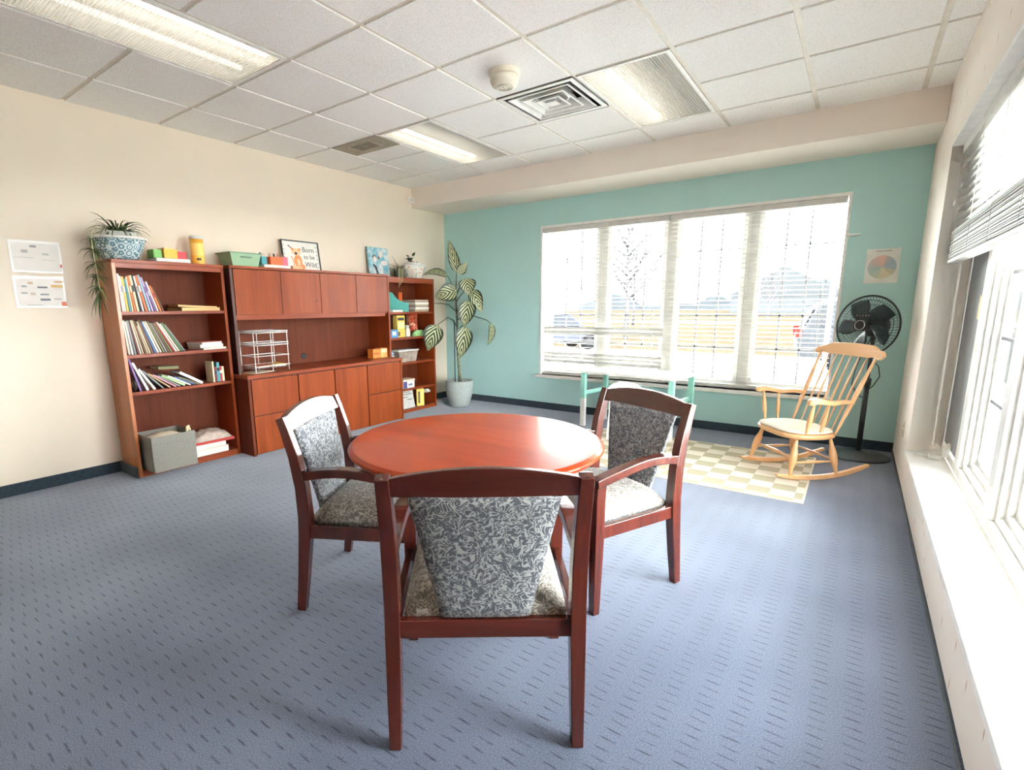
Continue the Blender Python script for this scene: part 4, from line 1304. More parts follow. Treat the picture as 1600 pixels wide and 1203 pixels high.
t = thing('potted_plant', 'dark leafed plant tuft in the floral bowl on the corner bookcase', 'plant', (0.17, -0.82, S2H + 0.159))
MB().lathe([(0.001, 0.0), (0.078, 0.0), (0.001, 0.008)], 16).build('soil', M['soil'], t)
for k in range(18):
    mb = MB()
    az = random.uniform(0, 2 * PI)
    b_ = Vector((0.02, -0.05, 0.06)) + Vector((random.uniform(-.03, .03), random.uniform(-.03, .03), random.uniform(-.02, .05)))
    e_ = b_ + Vector((math.cos(az) * .05, math.sin(az) * .05, random.uniform(-.02, .04)))
    mb.leaf(b_, e_, 0.035, (0.3, 0, 1), 0.1, 5)
    mb.build('leaf', leaf_dark if k else globals().setdefault('leaf_dark', leaf_mat('dark_leaf', (48, 62, 34), (96, 104, 62), False)), t)
mb = MB()
for k in range(5):
    mb.tube([(0, -0.02, 0), (0.01, -0.03 - .006 * k, 0.04), (0.02, -0.05, 0.06 + .01 * k)], 0.002, 5)
mb.tube([(0, 0.02, 0.0), (0.02, 0.06, 0.045), (0.03, 0.1, 0.02), (0.035, 0.12, -0.03)], 0.006, 6)
mb.build('stem', M['stem'], t)

# ------------------------------------------------------------------ things in the corner bookcase
def carton(name, label, cat, loc, sx, sy, sz, rgb, yaw=0.0, panel=None, group=None, tilt=0.0):
    t = thing(name, label, cat, loc, yaw, group)
    t.rotation_euler = (0, tilt, yaw)
    b = MB().box(-sx / 2, sx / 2, -sy / 2, sy / 2, 0, sz).build('carton', cmat(rgb, 0.45), t, 0.002)
    for (rgb2, y0, y1, z0, z1) in (panel or []):
        MB().box(sx / 2, sx / 2 + 0.0012, y0 * sy, y1 * sy, z0 * sz, z1 * sz).build('printed_panel', cmat(rgb2), b)
    return t
t = thing('magazine_holder', 'teal cut-away magazine holder on the corner bookcase', 'magazine holder', (0.2, -1.1, 1.2085), -0.25)
prof = [(-0.13, 0.0), (0.11, 0.0), (0.11, 0.105), (0.05, 0.115), (-0.02, 0.15), (-0.08, 0.225), (-0.13, 0.24)]
hm = cmat((92, 178, 166), 0.4)
mb = MB()
for s in (-0.045, 0.042):
    mb.prism([(p[0], p[1]) for p in prof], s, s + 0.003, 1)
mb.box(-0.13, 0.11, -0.042, 0.042, 0, 0.004).box(0.107, 0.11, -0.042, 0.042, 0.004, 0.105).box(-0.13, -0.127, -0.042, 0.042, 0.004, 0.24)
ho = mb.build('holder', hm, t)
ho.rotation_euler = (0, 0, 0.95)
carton('snack_carton', 'orange carton standing in the teal magazine holder', 'box', (0.17, -1.045, 1.2135), .03, .06, .225, (226, 104, 44), 0.55)
carton('snack_carton', 'brown carton behind the orange one in the teal magazine holder', 'box', (0.135, -1.1, 1.2135), .03, .05, .19, (120, 62, 40), 0.6)
for k, (c, nm) in enumerate([((196, 176, 130), 'tan'), ((120, 110, 96), 'brown'), ((214, 200, 150), 'cream'), ((150, 130, 110), 'taupe'), ((206, 180, 166), 'pinkish')]):
    flat_stack('booklet', '%s booklet, %s from the bottom of the pile beside the magazine holder' % (nm, NUM[k]), 'booklet', (0.17, -0.79 + 0.006 * (k % 2), 1.2085 + 0.0285 * k), .22, .24, .025, c, 0.02 * (k % 3 - 1), 'booklets in the corner bookcase', edge=M['paper'] if k % 2 else cmat((176, 160, 136)))
flat_stack('paper_pile', 'white papers lying flat at the left of the corner bookcase', 'paper', (0.225, -1.235, 1.2085), .15, .2, .022, (232, 226, 220), 0.2)
carton('cracker_carton', 'tall yellow carton with a dark printed band on the corner bookcase', 'box', (0.24, -1.155, 0.9125), .07, .13, .255, (232, 196, 92), 0.0,
       [((60, 56, 66), -.4, .4, .78, .9), ((246, 226, 160), -.4, .4, .4, .7), ((120, 90, 60), -.5, -.15, .06, .26)])
carton('tissue_pack', 'low blue and white pack at the left of the corner bookcase', 'box', (0.255, -1.288, 0.9125), .08, .125, .095, (94, 142, 196), 0.12, [((220, 228, 236), -.35, .2, .3, .8)])
t = thing('bottle', 'small translucent white bottle beside the tall yellow carton', 'bottle', (0.25, -1.035, 0.9125))
MB().lathe([(0.001, 0), (0.036, 0), (0.04, 0.01), (0.04, 0.085), (0.026, 0.105), (0.026, 0.112), (0.001, 0.112)], 24).build('body', cmat((202, 198, 184), 0.25), t)
MB().lathe([(0.028, 0.108), (0.028, 0.136), (0.001, 0.138)], 24).build('cap', cmat((190, 196, 186), 0.4), t)
t = thing('snack_canister', 'tall red brown snack canister on the corner bookcase', 'canister', (0.17, -0.865, 0.9125))
def can_mat():
    m, nt, b = new_mat('printed_canister')
    n = noise(nt, coords(nt, (1, 1, 0.6)), 22, 2, 0.5, 1.0)
    nt.links.new(ramp(nt, n.outputs['Fac'], [(0.38, lin((120, 40, 26))), (0.52, lin((190, 78, 48))), (0.64, lin((216, 180, 150)))]), b.inputs['Base Color'])
    b.inputs['Roughness'].default_value = 0.3
    return m
MB().lathe([(0.001, 0), (0.07, 0), (0.07, 0.25), (0.001, 0.25)], 32).build('body', can_mat(), t)
MB().lathe([(0.072, 0.25), (0.072, 0.268), (0.001, 0.27)], 32).build('lid', cmat((204, 74, 38)), t)
t = thing('candy_bag', 'small green wrapped pack in front of the red brown canister', 'bag', (0.275, -0.875, 0.9125))
mb = MB()
mb.loft([[(-.02, -.1, .0), (.025, -.1, .0), (.025, -.1, .03), (-.02, -.1, .03)], [(-.03, -.05, 0), (.035, -.05, 0), (.03, -.05, .07), (-.02, -.05, .07)], [(-.03, .05, 0), (.035, .05, 0), (.03, .05, .075), (-.02, .05, .075)], [(-.02, .1, .0), (.025, .1, .0), (.02, .1, .06), (-.02, .1, .06)]], 0, True, True)
mb.build('wrapper', plain('green_wrapper', (150, 196, 130), 0.25, vary=0.4, scale=30), t)
t = thing('bottle', 'small white bottle with blue cap at the left of the corner bookcase', 'bottle', (0.265, -1.325, 0.6145))
MB().lathe([(0.001, 0), (0.036, 0), (0.038, 0.008), (0.038, 0.09), (0.024, 0.1), (0.001, 0.1)], 24).build('body', cmat((226, 226, 222), 0.3), t)
MB().lathe([(0.028, 0.098), (0.028, 0.13), (0.001, 0.132)], 24).build('cap', cmat((132, 160, 190), 0.4), t)
t = thing('food_container', 'clear plastic container with white lid on the corner bookcase', 'container', (0.21, -1.07, 0.6145))
mb = MB()
frustum(mb, 0.075, 0.14, 0, 0.09, 0.165, 0.13)
mb.box(-0.075, 0.075, -0.14, 0.14, 0, 0.003)
mb.build('tub', plain('cloudy_plastic', (156, 140, 128), 0.2, vary=0.3, scale=18), t)
MB().box(-0.098, 0.098, -0.175, 0.175, 0.13, 0.146).build('lid', M['white'], t, 0.005)
t = carton('supply_box', 'low white box with tan lid and navy corner in the corner bookcase', 'box', (0.22, -1.065, 0.2925), .13, .19, .085, (226, 224, 218), 0.0, [((74, 72, 120), -.5, -.18, 0.02, .98), ((120, 120, 140), -.05, .3, .35, .6)])
MB().box(-0.068, 0.07, -0.1, 0.102, 0.0855, 0.107).build('lid', cmat((222, 200, 176)), t, 0.003)
t = thing('card_board_sign', 'grey white printed card leaning at the foot of the corner bookcase', 'sign', (0.275, -1.06, 0.041))
t.rotation_euler = (0, -0.2, 0.0)
MB().box(-0.004, 0.0, -0.1, 0.1, 0, 0.225).build('card', plain('mottled_card', (206, 204, 196), 0.5, vary=0.12, scale=30), t)
mb = MB()
for k, (z, a, b_) in enumerate([(.19, -.08, .05), (.165, -.07, .08), (.13, -.08, 0.0), (.1, -.02, .07)]):
    mb.box(0.0, 0.001, a, b_, z, z + 0.012)
mb.build('printed_marks', cmat((130, 128, 126)), t)
carton('game_carton', 'tall yellow game carton with dark lettering band at the foot of the corner bookcase', 'box', (0.225, -0.84, 0.041), .14, .1, .215, (222, 196, 92), -0.5,
       [((90, 80, 60), -.3, -.05, .15, .85), ((238, 214, 120), 0.05, .42, .08, .92)])
t = thing('paper_scrap', 'white paper scrap sticking out beside the yellow game carton', 'paper', (0.2, -0.715, 0.041))
MB().prism([(-0.06, 0.16), (0.05, 0.19), (0.09, 0.165), (0.08, 0.15), (-0.06, 0.13)], -0.03, 0.03, 1).build('sheet', M['paper'], t)

# on the credenza top
t = thing('wire_organizer', 'white wire tiered desk organizer on the credenza', 'organizer', (0.26, -2.905, CH + 0.0005))
mb = MB()
wx, wy, wr = 0.115, 0.165, 0.0036
for sx in (-1, 1):
    for yy in (-wy, 0, wy):
        mb.tube([(sx * wx, yy, 0.0), (sx * wx, yy, 0.36)], wr, 6)
for z in (0.05, 0.14, 0.235, 0.255, 0.345, 0.36):
    for sx in (-1, 1):
        mb.tube([(sx * wx, -wy - 0.01, z), (sx * wx, wy + 0.01, z)], wr, 6)
    for yy in (-wy, wy):
        mb.tube([(-wx, yy, z), (wx, yy, z)], wr, 6)
mb.build('wire_frame', M['white'], t)
for z in (0.03, 0.235, 0.345):
    mb = MB()
    for k in range(9):
        yy = -wy + 2 * wy * k / 8
        mb.tube([(-wx, yy, z), (wx, yy, z)], 0.002, 5)
    mb.build('wire_shelf', M['white'], t)
flat_stack('folder', 'orange red folder on the bottom tier of the wire organizer', 'folder', (0.25, -2.95, CH + 0.0365), .17, .15, .012, (206, 102, 62), 0.1, 'folders in the wire organizer')
flat_stack('folder', 'yellow folder on the bottom tier of the wire organizer', 'folder', (0.26, -2.80, CH + 0.0365), .16, .1, .016, (226, 190, 90), 0.0, 'folders in the wire organizer')
flat_stack('paper_sheet', 'white papers under the wire organizer at the left of the credenza', 'paper', (0.33, -3.02, CH + 0.0003), .16, .22, .0, (230, 216, 196), 0.2)
carton('tissue_carton', 'left orange carton at the right end of the credenza', 'box', (0.28, -1.6, CH + 0.0005), .09, .11, .1, (226, 128, 50), 0.0, [((170, 80, 30), -.4, .3, .4, .6)], 'orange cartons on the credenza')
carton('tissue_carton', 'right pale orange carton at the right end of the credenza', 'box', (0.28, -1.49, CH + 0.0005), .09, .1, .105, (240, 166, 96), 0.0, [((246, 208, 160), -.4, .4, .55, .9)], 'orange cartons on the credenza')

# ------------------------------------------------------------------ papers on the walls
def sleeve(label, y0, y1, z0, z1, rows):
    t = thing('wall_notice', label, 'notice', (0.0, (y0 + y1) / 2, (z0 + z1) / 2), 0, 'sheets in plastic sleeves on the beige wall')
    a, b = (y1 - y0) / 2, (z1 - z0) / 2
    p = MB().box(0.001, 0.003, -a, a, -b, b).build('sleeve', M['sleeve'], t)
    MB().box(0.003, 0.0036, -a + 0.014, a - 0.012, -b + 0.012, b - 0.016).build('sheet', plain('printed_sheet', (224, 216, 208), 0.4, vary=0.03), t)
    for (rgb, u0, u1, v0, v1) in rows:
        MB().box(0.0037, 0.0041, u0 * a, u1 * a, v0 * b, v1 * b).build('printed_mark', cmat(rgb), p)
    return t
sleeve('upper grey sheet in a plastic sleeve taped to the beige wall', -4.523, -4.243, 1.524, 1.737,
       [((150, 146, 142), -.2, .05, .58, .72), ((176, 172, 168), -.55, -.3, .22, .42), ((186, 182, 178), .25, .5, .12, .26), ((186, 70, 60), .9, .97, -.62, -.42), ((200, 196, 190), -.85, -.1, -.1, -.04), ((200, 196, 190), .2, .7, -.2, -.14)])
sleeve('lower sheet with small orange stamp in a plastic sleeve taped to the beige wall', -4.53, -4.25, 1.286, 1.499,
       [((120, 120, 122), -.1, .3, .25, .36), ((110, 118, 124), -.05, .35, -.55, -.42), ((120, 124, 128), -.02, .32, -.2, -.1), ((214, 176, 110), .45, .92, .3, .48), ((200, 160, 110), .6, .95, .62, .72), ((150, 150, 150), -.7, -.5, .3, .4),
        ((190, 160, 130), -.45, -.25, .5, .64), ((160, 158, 156), -.75, -.5, -.12, -.02), ((216, 112, 76), .78, .98, -.9, -.62), ((196, 180, 176), .5, .8, -.5, -.38), ((170, 168, 166), -.6, .0, -.86, -.82), ((200, 176, 160), -.4, -.2, -.2, -.05)])
t = thing('wall_poster', 'white poster with a pastel colour wheel on the teal wall', 'poster', (4.74, -0.001, 1.568))
ps = MB().box(-0.112, 0.112, -0.003, 0, -0.14, 0.14).build('sheet', plain('poster_paper', (226, 226, 218), 0.4), t)
wh = [(196, 150, 138), (204, 164, 140), (168, 172, 150), (150, 178, 170), (206, 196, 150), (214, 206, 160), (196, 188, 150), (150, 176, 188), (140, 166, 180), (160, 170, 186), (178, 150, 150), (206, 140, 130)]
order = [(232, 150, 130), (206, 140, 130), (186, 146, 140), (150, 172, 168), (138, 178, 162), (160, 186, 158), (218, 204, 150), (222, 206, 156), (196, 180, 150), (140, 170, 190), (130, 164, 190), (170, 156, 160)]
for k in range(12):
    a0, a1 = PI / 2 + 2 * PI * (k - .5) / 12, PI / 2 + 2 * PI * (k + .5) / 12
    poly = [(0.095 * math.cos(a0 + (a1 - a0) * i / 5), -0.01 + 0.095 * math.sin(a0 + (a1 - a0) * i / 5)) for i in range(6)] + [(0.0, -0.01)]
    MB().prism(poly, -0.0038, -0.003, 1).build('wheel_sector', cmat(tuple(int(c * 0.5 + d * 0.5) for c, d in zip(order[k], (206, 206, 196)))), ps)
mb = MB()
for k in range(9):
    mb.box(-0.05 + k * 0.0115, -0.042 + k * 0.0115, -0.0036, -0.003, 0.117, 0.123)
mb.build('heading', cmat((120, 116, 110)), ps)
t = thing('curtain_bracket', 'short white rod end jutting from the right side of the wide window', 'bracket', (4.482, -0.03, 1.833))
MB().box(-0.02, 0.085, -0.008, 0.008, -0.008, 0.008).build('rod', M['white'], t, 0.003)
MB().box(-0.02, 0.012, 0.008, 0.03, -0.018, 0.018).build('clip', M['white'], t, 0.002)
t = thing('wall_outlet', 'cream outlet plate low on the right wall near the corner', 'outlet', (W, -0.75, 0.36))
op = MB().box(-0.006, 0, -0.036, 0.036, -0.058, 0.058).build('plate', M['cream'], t, 0.002)
mb = MB()
for z in (-0.024, 0.024):
    mb.lathe([(0.016, 0), (0.016, 0.003), (0.001, 0.003)], 16, (-0.006, 0, z), 0, (0, 0, 1), (0, 1, 0))
mb.build('socket', cmat((206, 196, 176)), op)
t = thing('charger', 'white plug charger and cable lying in the corner of the right window sill', 'charger', (5.09, -1.30, RZ0))
MB().box(-0.02, 0.04, -0.03, 0.03, 0.0005, 0.028).build('plug', M['white'], t, 0.006)
MB().tube([(-0.02, 0.0, 0.012), (-0.05, 0.02, 0.006), (-0.08, 0.06, 0.005), (-0.05, 0.1, 0.005), (-0.01, 0.085, 0.005), (0.02, 0.07, 0.005), (-0.02, 0.045, 0.009), (-0.09, 0.03, 0.005)], 0.004, 7).build('cable', M['white'], t)

# ------------------------------------------------------------------ round table
t = thing('round_table', 'round mahogany table with a glossy top in the middle of the carpet', 'table', (3.405, -3.883, 0))
TR, TZ = 0.513, 0.737
MB().lathe([(0.001, TZ - 0.034), (TR - 0.03, TZ - 0.034), (TR - 0.012, TZ - 0.03), (TR - 0.002, TZ - 0.02), (TR, TZ - 0.012), (TR - 0.006, TZ - 0.006), (TR - 0.012, TZ - 0.0045), (TR - 0.014, TZ - 0.0005), (TR - 0.022, TZ), (0.001, TZ)], 96).build('tabletop', M['table'], t)
MB().lathe([(0.001, 0.035), (0.085, 0.035), (0.085, 0.69), (0.001, 0.69)], 40).build('pedestal', M['mahog'], t)
MB().lathe([(0.001, 0.0), (0.24, 0.0), (0.245, 0.006), (0.235, 0.022), (0.11, 0.036), (0.001, 0.036)], 48).build('foot_plate', M['mahog'], t)
MB().box(-0.2, 0.2, -0.2, 0.2, 0.69, TZ - 0.0345).build('top_mount', M['mahog'], t, 0.004)

# ------------------------------------------------------------------ armchairs
def make_chair(label, loc, rz):
    t = thing('armchair', label, 'chair', loc, rz, 'upholstered mahogany armchairs round the table')
    PW, WR, WT = 0.044, 0.265, 0.265
    prof = [(-0.045, 0.0), (-0.026, 0.15), (-0.006, 0.33), (0.0, 0.42), (-0.006, 0.55), (-0.028, 0.68), (-0.056, 0.78), (-0.075, 0.838)]
    dep = [0.036, 0.042, 0.05, 0.052, 0.048, 0.042, 0.036, 0.032]
    for s in (-1, 1):
        MB().beam([(s * WR, y, z) for y, z in prof], [0.034, 0.04, PW, PW, PW, 0.042, 0.04, 0.038], dep).build('back_post', M['mahog'], t, 0.003)
    D, WF = 0.452, 0.272
    for s in (-1, 1):
        MB().beam([(s * WF, D, 0.0), (s * WF, D, 0.33), (s * WF, D, 0.50), (s * WF, D - 0.004, 0.585)], [0.034, 0.044, 0.044, 0.042], [0.032, 0.046, 0.046, 0.046]).build('front_leg', M['mahog'], t, 0.003)
    # arms: spring from the front leg, arch, run level into the back post
    for s in (-1, 1):
        pts = []
        for i in range(11):
            u = i / 10
            z = 0.572 + 0.058 * math.sin(PI * min(1, u * 0.78) * 0.62) * 1.0
            if u > 0.55:
                z -= 0.028 * ((u - 0.55) / 0.45) ** 1.5
            pts.append((s * (WF + 0.001 - 0.006 * u), D + 0.022 - (D + 0.022 - 0.012) * u, z))
        MB().beam(pts, [0.05] * 10 + [0.044], [0.034] + [0.036] * 9 + [0.04]).build('arm', M['mahogx'], t, 0.004)
    MB().box(-WR + 0.02, WR - 0.02, -0.014, 0.012, 0.33, 0.385).build('rear_rail', M['mahogx'], t, 0.002)
    MB().box(-WF + 0.02, WF - 0.02, D - 0.012, D + 0.014, 0.33, 0.385).build('front_rail', M['mahogx'], t, 0.002)
    for s in (-1, 1):
        MB().beam([(s * WR, 0.012, 0.3575), (s * WF, D - 0.02, 0.3575)], 0.024, 0.055).build('side_rail', M['mahog'], t, 0.002)
    # top rail: straight foot, arched crown, bowed to the rear
    mb = MB()
    rings = []
    for i in range(15):
        u = i / 14 * 2 - 1
        x = u * (WT - 0.017)
        bow = -0.012 * (1 - u * u)
        zt_ = 0.836 + 0.030 * (1 - u * u)
        zb_ = 0.779
        yb_, yt_ = -0.054 + bow, -0.076 + bow
        rings.append([(x, yb_ - 0.013, zb_), (x, yb_ + 0.013, zb_), (x, yt_ + 0.011, zt_), (x, yt_ - 0.011, zt_)])
    mb.loft(rings)
    mb.build('top_rail', M['mahogx'], t, 0.003)
    # seat cushion: crowned, a little trapezoid
    mb = MB()
    nx, ny = 12, 12
    def top(u, v):
        e = (1 - abs(u) ** 6) * (1 - abs(v) ** 6)
        return 0.388 + 0.068 * max(0, e) ** 0.45 + 0.006 * (1 - u * u)
    grid = []
    for i in range(nx + 1):
        u = -1 + 2 * i / nx
        r_ = []
        for j in range(ny + 1):
            v = -1 + 2 * j / ny
            hwid = 0.236 + 0.006 * (v + 1) / 2
            r_.append(mb.bm.verts.new((u * hwid, 0.238 + v * 0.228, top(u * 0.985, v * 0.985))))
        grid.append(r_)
    low = [[mb.bm.verts.new((vv.co.x * 0.985, vv.co.y, 0.372)) for vv in r_] for r_ in grid]
    for i in range(nx):
        for j in range(ny):
            mb._f([grid[i][j], grid[i + 1][j], grid[i + 1][j + 1], grid[i][j + 1]], 0, True)
            mb._f([low[i][j], low[i][j + 1], low[i + 1][j + 1], low[i + 1][j]], 0, True)
    for i in range(nx):
        mb._f([grid[i][0], low[i][0], low[i + 1][0], grid[i + 1][0]], 0, True)
        mb._f([grid[i][ny], grid[i + 1][ny], low[i + 1][ny], low[i][ny]], 0, True)
    for j in range(ny):
        mb._f([grid[0][j], grid[0][j + 1], low[0][j + 1], low[0][j]], 0, True)
        mb._f([grid[nx][j], low[nx][j], low[nx][j + 1], grid[nx][j + 1]], 0, True)
    mb.build('seat', M['vinet'], t)
    # padded back panel, tapering to the seat
    mb = MB()
    rings = []
    for i in range(13):
        u = i / 12
        z = 0.392 + (0.782 - 0.392) * u
        hwid = 0.132 + 0.076 * u
        y = 0.010 - 0.066 * u ** 1.5 - 0.006 * math.sin(PI * u)
        th = 0.019
        sec = []
        for k in range(24):
            a = 2 * PI * k / 24
            cx, sy = math.cos(a), math.sin(a)
            px = math.copysign(abs(cx) ** 0.35, cx) * hwid
            py = math.copysign(abs(sy) ** 0.6, sy) * th
            bow = -0.012 * (1 - (px / hwid) ** 2) * u
            sec.append((px, y + py + bow, z))
        rings.append(sec)
    mb.loft(rings, 0, True, True)
    mb.build('backrest', M['vine'], t)
    return t
ch = make_chair('nearest armchair, its patterned back towards the viewer', (3.838, -4.427, 0), 2.209 - PI / 2)
copy_thing(ch, (3.794, -3.146, 0), -2.003 - PI / 2, 'armchair standing on the window side of the round table')
copy_thing(ch, (2.732, -4.107, 0), 0.518 - PI / 2, 'armchair on the credenza side of the round table, its top rail shining white')

# ------------------------------------------------------------------ rug, child table, child chair
t = thing('area_rug', 'cream and sage checked rug between the round table and the rocking chair', 'rug', (3.53, -1.19, 0.0))
ro = MB().box(-0.925, 0.925, -0.605, 0.605, 0.0005, 0.005).build('pile', M['rug'], t, 0.002)
mb = MB()
mb.box(0.915, 0.928, -0.608, 0.608, 0.0005, 0.006).box(-0.928, -0.915, -0.608, 0.608, 0.0005, 0.006).box(-0.915, 0.915, 0.598, 0.608, 0.0005, 0.006).box(-0.915, 0.915, -0.608, -0.598, 0.0005, 0.006)
mb.build('bound_edge', cmat((222, 214, 196)), t)

t = thing('child_table', 'white topped child table with seafoam legs under the wide window', 'table', (2.86, -0.43, 0), -0.155)
MB().box(-0.51, 0.51, -0.255, 0.255, 0.575, 0.602).build('tabletop', M['white'], t, 0.004)
for sx in (-1, 1):
    for sy in (-1, 1):
        x, y = sx * 0.478, sy * 0.215
        mb = MB()
        mb.box(x - 0.026, x + 0.026, y - 0.02, y + 0.02, 0, 0.30, 0).box(x - 0.026, x + 0.026, y - 0.02, y + 0.02, 0.30, 0.575, 1)
        mb.build('leg', [M['white'], M['teal_paint']], t, 0.003)
    MB().box(sx * 0.478 - 0.014, sx * 0.478 + 0.014, -0.195, 0.195, 0.335, 0.372).build('stretcher', M['teal_paint'], t, 0.003)

t = thing('child_chair', 'small white child chair with rounded back tucked at the child table', 'chair', (2.94, -0.80, 0), 0.1)
MB().prism([(-0.15, -0.13), (0.15, -0.13), (0.16, 0.14), (-0.16, 0.14)], 0.295, 0.315, 2).build('seat', M['white'], t, 0.005)
for sx in (-1, 1):
    MB().beam([(sx * 0.15, -0.165, 0), (sx * 0.14, -0.14, 0.31), (sx * 0.135, -0.165, 0.5)], 0.03, 0.03).build('back_leg', M['white'], t, 0.003)
    MB().beam([(sx * 0.15, 0.13, 0), (sx * 0.14, 0.11, 0.30)], 0.03, 0.03).build('front_leg', M['white'], t, 0.003)
mb = MB()
pl = [(-0.155, 0.42), (0.155, 0.42)] + [(0.155 * math.cos(a) if abs(math.cos(a)) < 0.97 else math.copysign(0.155, math.cos(a)), 0.50 + 0.072 * math.sin(a)) for a in (PI * k / 14 for k in range(15))]
mb.prism(pl, -0.185, -0.167, 1)
mb.build('backrest', M['white'], t, 0.003)

# ------------------------------------------------------------------ rocking chair
t = thing('rocking_chair', 'maple rocking chair with a cream seat pad in the corner by the fan', 'chair', (4.342, -1.048, 0.0), -2.437 - PI / 2)
def turned(mb, a, b, r, swell=1.6, n=14, seg=12):
    a, b = Vector(a), Vector(b)
    rr = []
    for i in range(n + 1):
        u = i / n
        f_ = 0.62 + (swell - 0.62) * math.sin(PI * u) ** 1.6
        if 0.2 < u < 0.26 or 0.74 < u < 0.8:
            f_ *= 0.86
        rr.append(r * f_)
    mb.tube([a.lerp(b, i / n) for i in range(n + 1)], rr, seg)
SZT = 0.345
for s in (-1, 1):
    pts = []
    for i in range(17):
        u = -0.40 + (0.30 + 0.40) * i / 16
        pts.append((s * 0.222, u, 0.024 + (0.33 * u * u if u > 0 else 0.50 * u * u)))
    MB().beam(pts, 0.03, [0.018] + [0.026] + [0.034] * 13 + [0.026] + [0.016]).build('rocker', M['maplex'], t, 0.006)
    mb = MB()
    turned(mb, (s * 0.238, 0.207, 0.05), (s * 0.195, 0.150, 0.305), 0.0165)
    mb.build('front_leg', M['maple'], t)
    mb = MB()
    turned(mb, (s * 0.238, -0.145, 0.046), (s * 0.195, -0.105, 0.305), 0.0155)
    mb.build('rear_leg', M['maple'], t)
    mb = MB()
    turned(mb, (s * 0.222, 0.186, 0.14), (s * 0.222, -0.13, 0.14), 0.009, 1.3)
    mb.build('stretcher', M['maple'], t)
mb = MB()
turned(mb, (-0.218, 0.178, 0.17), (0.218, 0.178, 0.17), 0.011, 1.5)
mb.build('stretcher', M['maplex'], t)
mb = MB()
turned(mb, (-0.215, -0.125, 0.15), (0.215, -0.125, 0.15), 0.009, 1.2)
mb.build('stretcher', M['maplex'], t)
# saddle seat
def seat_outline(sc, n=40):
    o_ = []
    for k in range(n):
        a = 2 * PI * k / n
        x = math.copysign(abs(math.cos(a)) ** 0.6, math.cos(a)) * 0.262 * sc
        y = 0.03 + math.copysign(abs(math.sin(a)) ** 0.75, math.sin(a)) * (0.205 if math.sin(a) > 0 else 0.205) * sc
        o_.append((x, y))
    return o_
mb = MB()
mb.loft([[(x * f_, 0.03 + (y - 0.03) * f_, z) for x, y in seat_outline(1)] for f_, z in ((0.90, SZT - 0.040), (0.98, SZT - 0.03), (1.0, SZT - 0.015), (0.985, SZT - 0.003), (0.95, SZT))], 0, True, True)
mb.build('seat', M['maplex'], t)
mb = MB()
mb.loft([[(x * f_, 0.035 + (y - 0.03) * f_, z) for x, y in seat_outline(0.95)] for f_, z in ((0.94, SZT + 0.001), (0.99, SZT + 0.008), (0.98, SZT + 0.017), (0.8, SZT + 0.021), (0.3, SZT + 0.018))], 0, True, True)
mb.build('seat_pad', M['pad'], t)
for s in (-1, 1):
    mb = MB()
    turned(mb, (s * 0.228, -0.105, SZT - 0.01), (s * 0.262, -0.318, 0.905), 0.0125, 1.25)
    mb.build('back_post', M['maple'], t)
for k in range(6):
    u = -1 + 2 * (k + 0.5) / 6
    mb = MB()
    turned(mb, (u * 0.19, -0.125, SZT - 0.005), (u * 0.215, -0.325, 0.895), 0.0062, 1.15)
    mb.build('spindle', M['maple'], t)
# crest rail with scrolled ends
mb = MB()
top_p, bot_p = [], []
for i in range(25):
    u = -1 + 2 * i / 24
    a = abs(u)
    x = u * 0.325
    if a > 0.86:
        e = math.sqrt(max(0, 1 - ((a - 0.86) / 0.14) ** 2))
        zc = 0.905
        top_p.append((x, zc + 0.034 * e))
        bot_p.append((x, zc - 0.030 * e))
    elif a > 0.62:
        q = (a - 0.62) / 0.24
        top_p.append((x, 0.968 + (0.939 - 0.968) * q - 0.008 * math.sin(PI * q)))
        bot_p.append((x, 0.884 + (0.875 - 0.884) * q + 0.012 * math.sin(PI * q)))
    else:
        top_p.append((x, 0.974 - 0.012 * (a / 0.62) ** 2 * 0.5))
        bot_p.append((x, 0.884))
rings = []
for (x, z1), (_, z0) in zip(top_p, bot_p):
    bow = -0.022 * (1 - (x / 0.325) ** 2)
    def ly(z): return -0.318 - (z - 0.905) * 0.42 + bow
    rings.append([(x, ly(z0) - 0.011, z0), (x, ly(z0) + 0.011, z0), (x, ly(z1) + 0.011, z1), (x, ly(z1) - 0.011, z1)])
mb.loft(rings)
mb.build('crest_rail', M['maplex'], t, 0.004)
for s in (-1, 1):
    pts = [(s * 0.244, -0.195, 0.575), (s * 0.252, -0.12, 0.583), (s * 0.272, -0.02, 0.577), (s * 0.288, 0.06, 0.594), (s * 0.295, 0.115, 0.603), (s * 0.295, 0.15, 0.594), (s * 0.294, 0.165, 0.578)]
    MB().beam(pts, [0.03, 0.036, 0.042, 0.05, 0.056, 0.054, 0.04], [0.03, 0.03, 0.032, 0.036, 0.042, 0.044, 0.028]).build('arm', M['maplex'], t, 0.01, seg=3)
    mb = MB()
    turned(mb, (s * 0.232, 0.115, SZT - 0.005), (s * 0.286, 0.115, 0.592), 0.0125, 1.35)
    mb.build('arm_support', M['maple'], t)
    mb = MB()
    turned(mb, (s * 0.234, 0.012, SZT - 0.005), (s * 0.274, -0.005, 0.572), 0.010, 1.35)
    mb.build('arm_support', M['maple'], t)

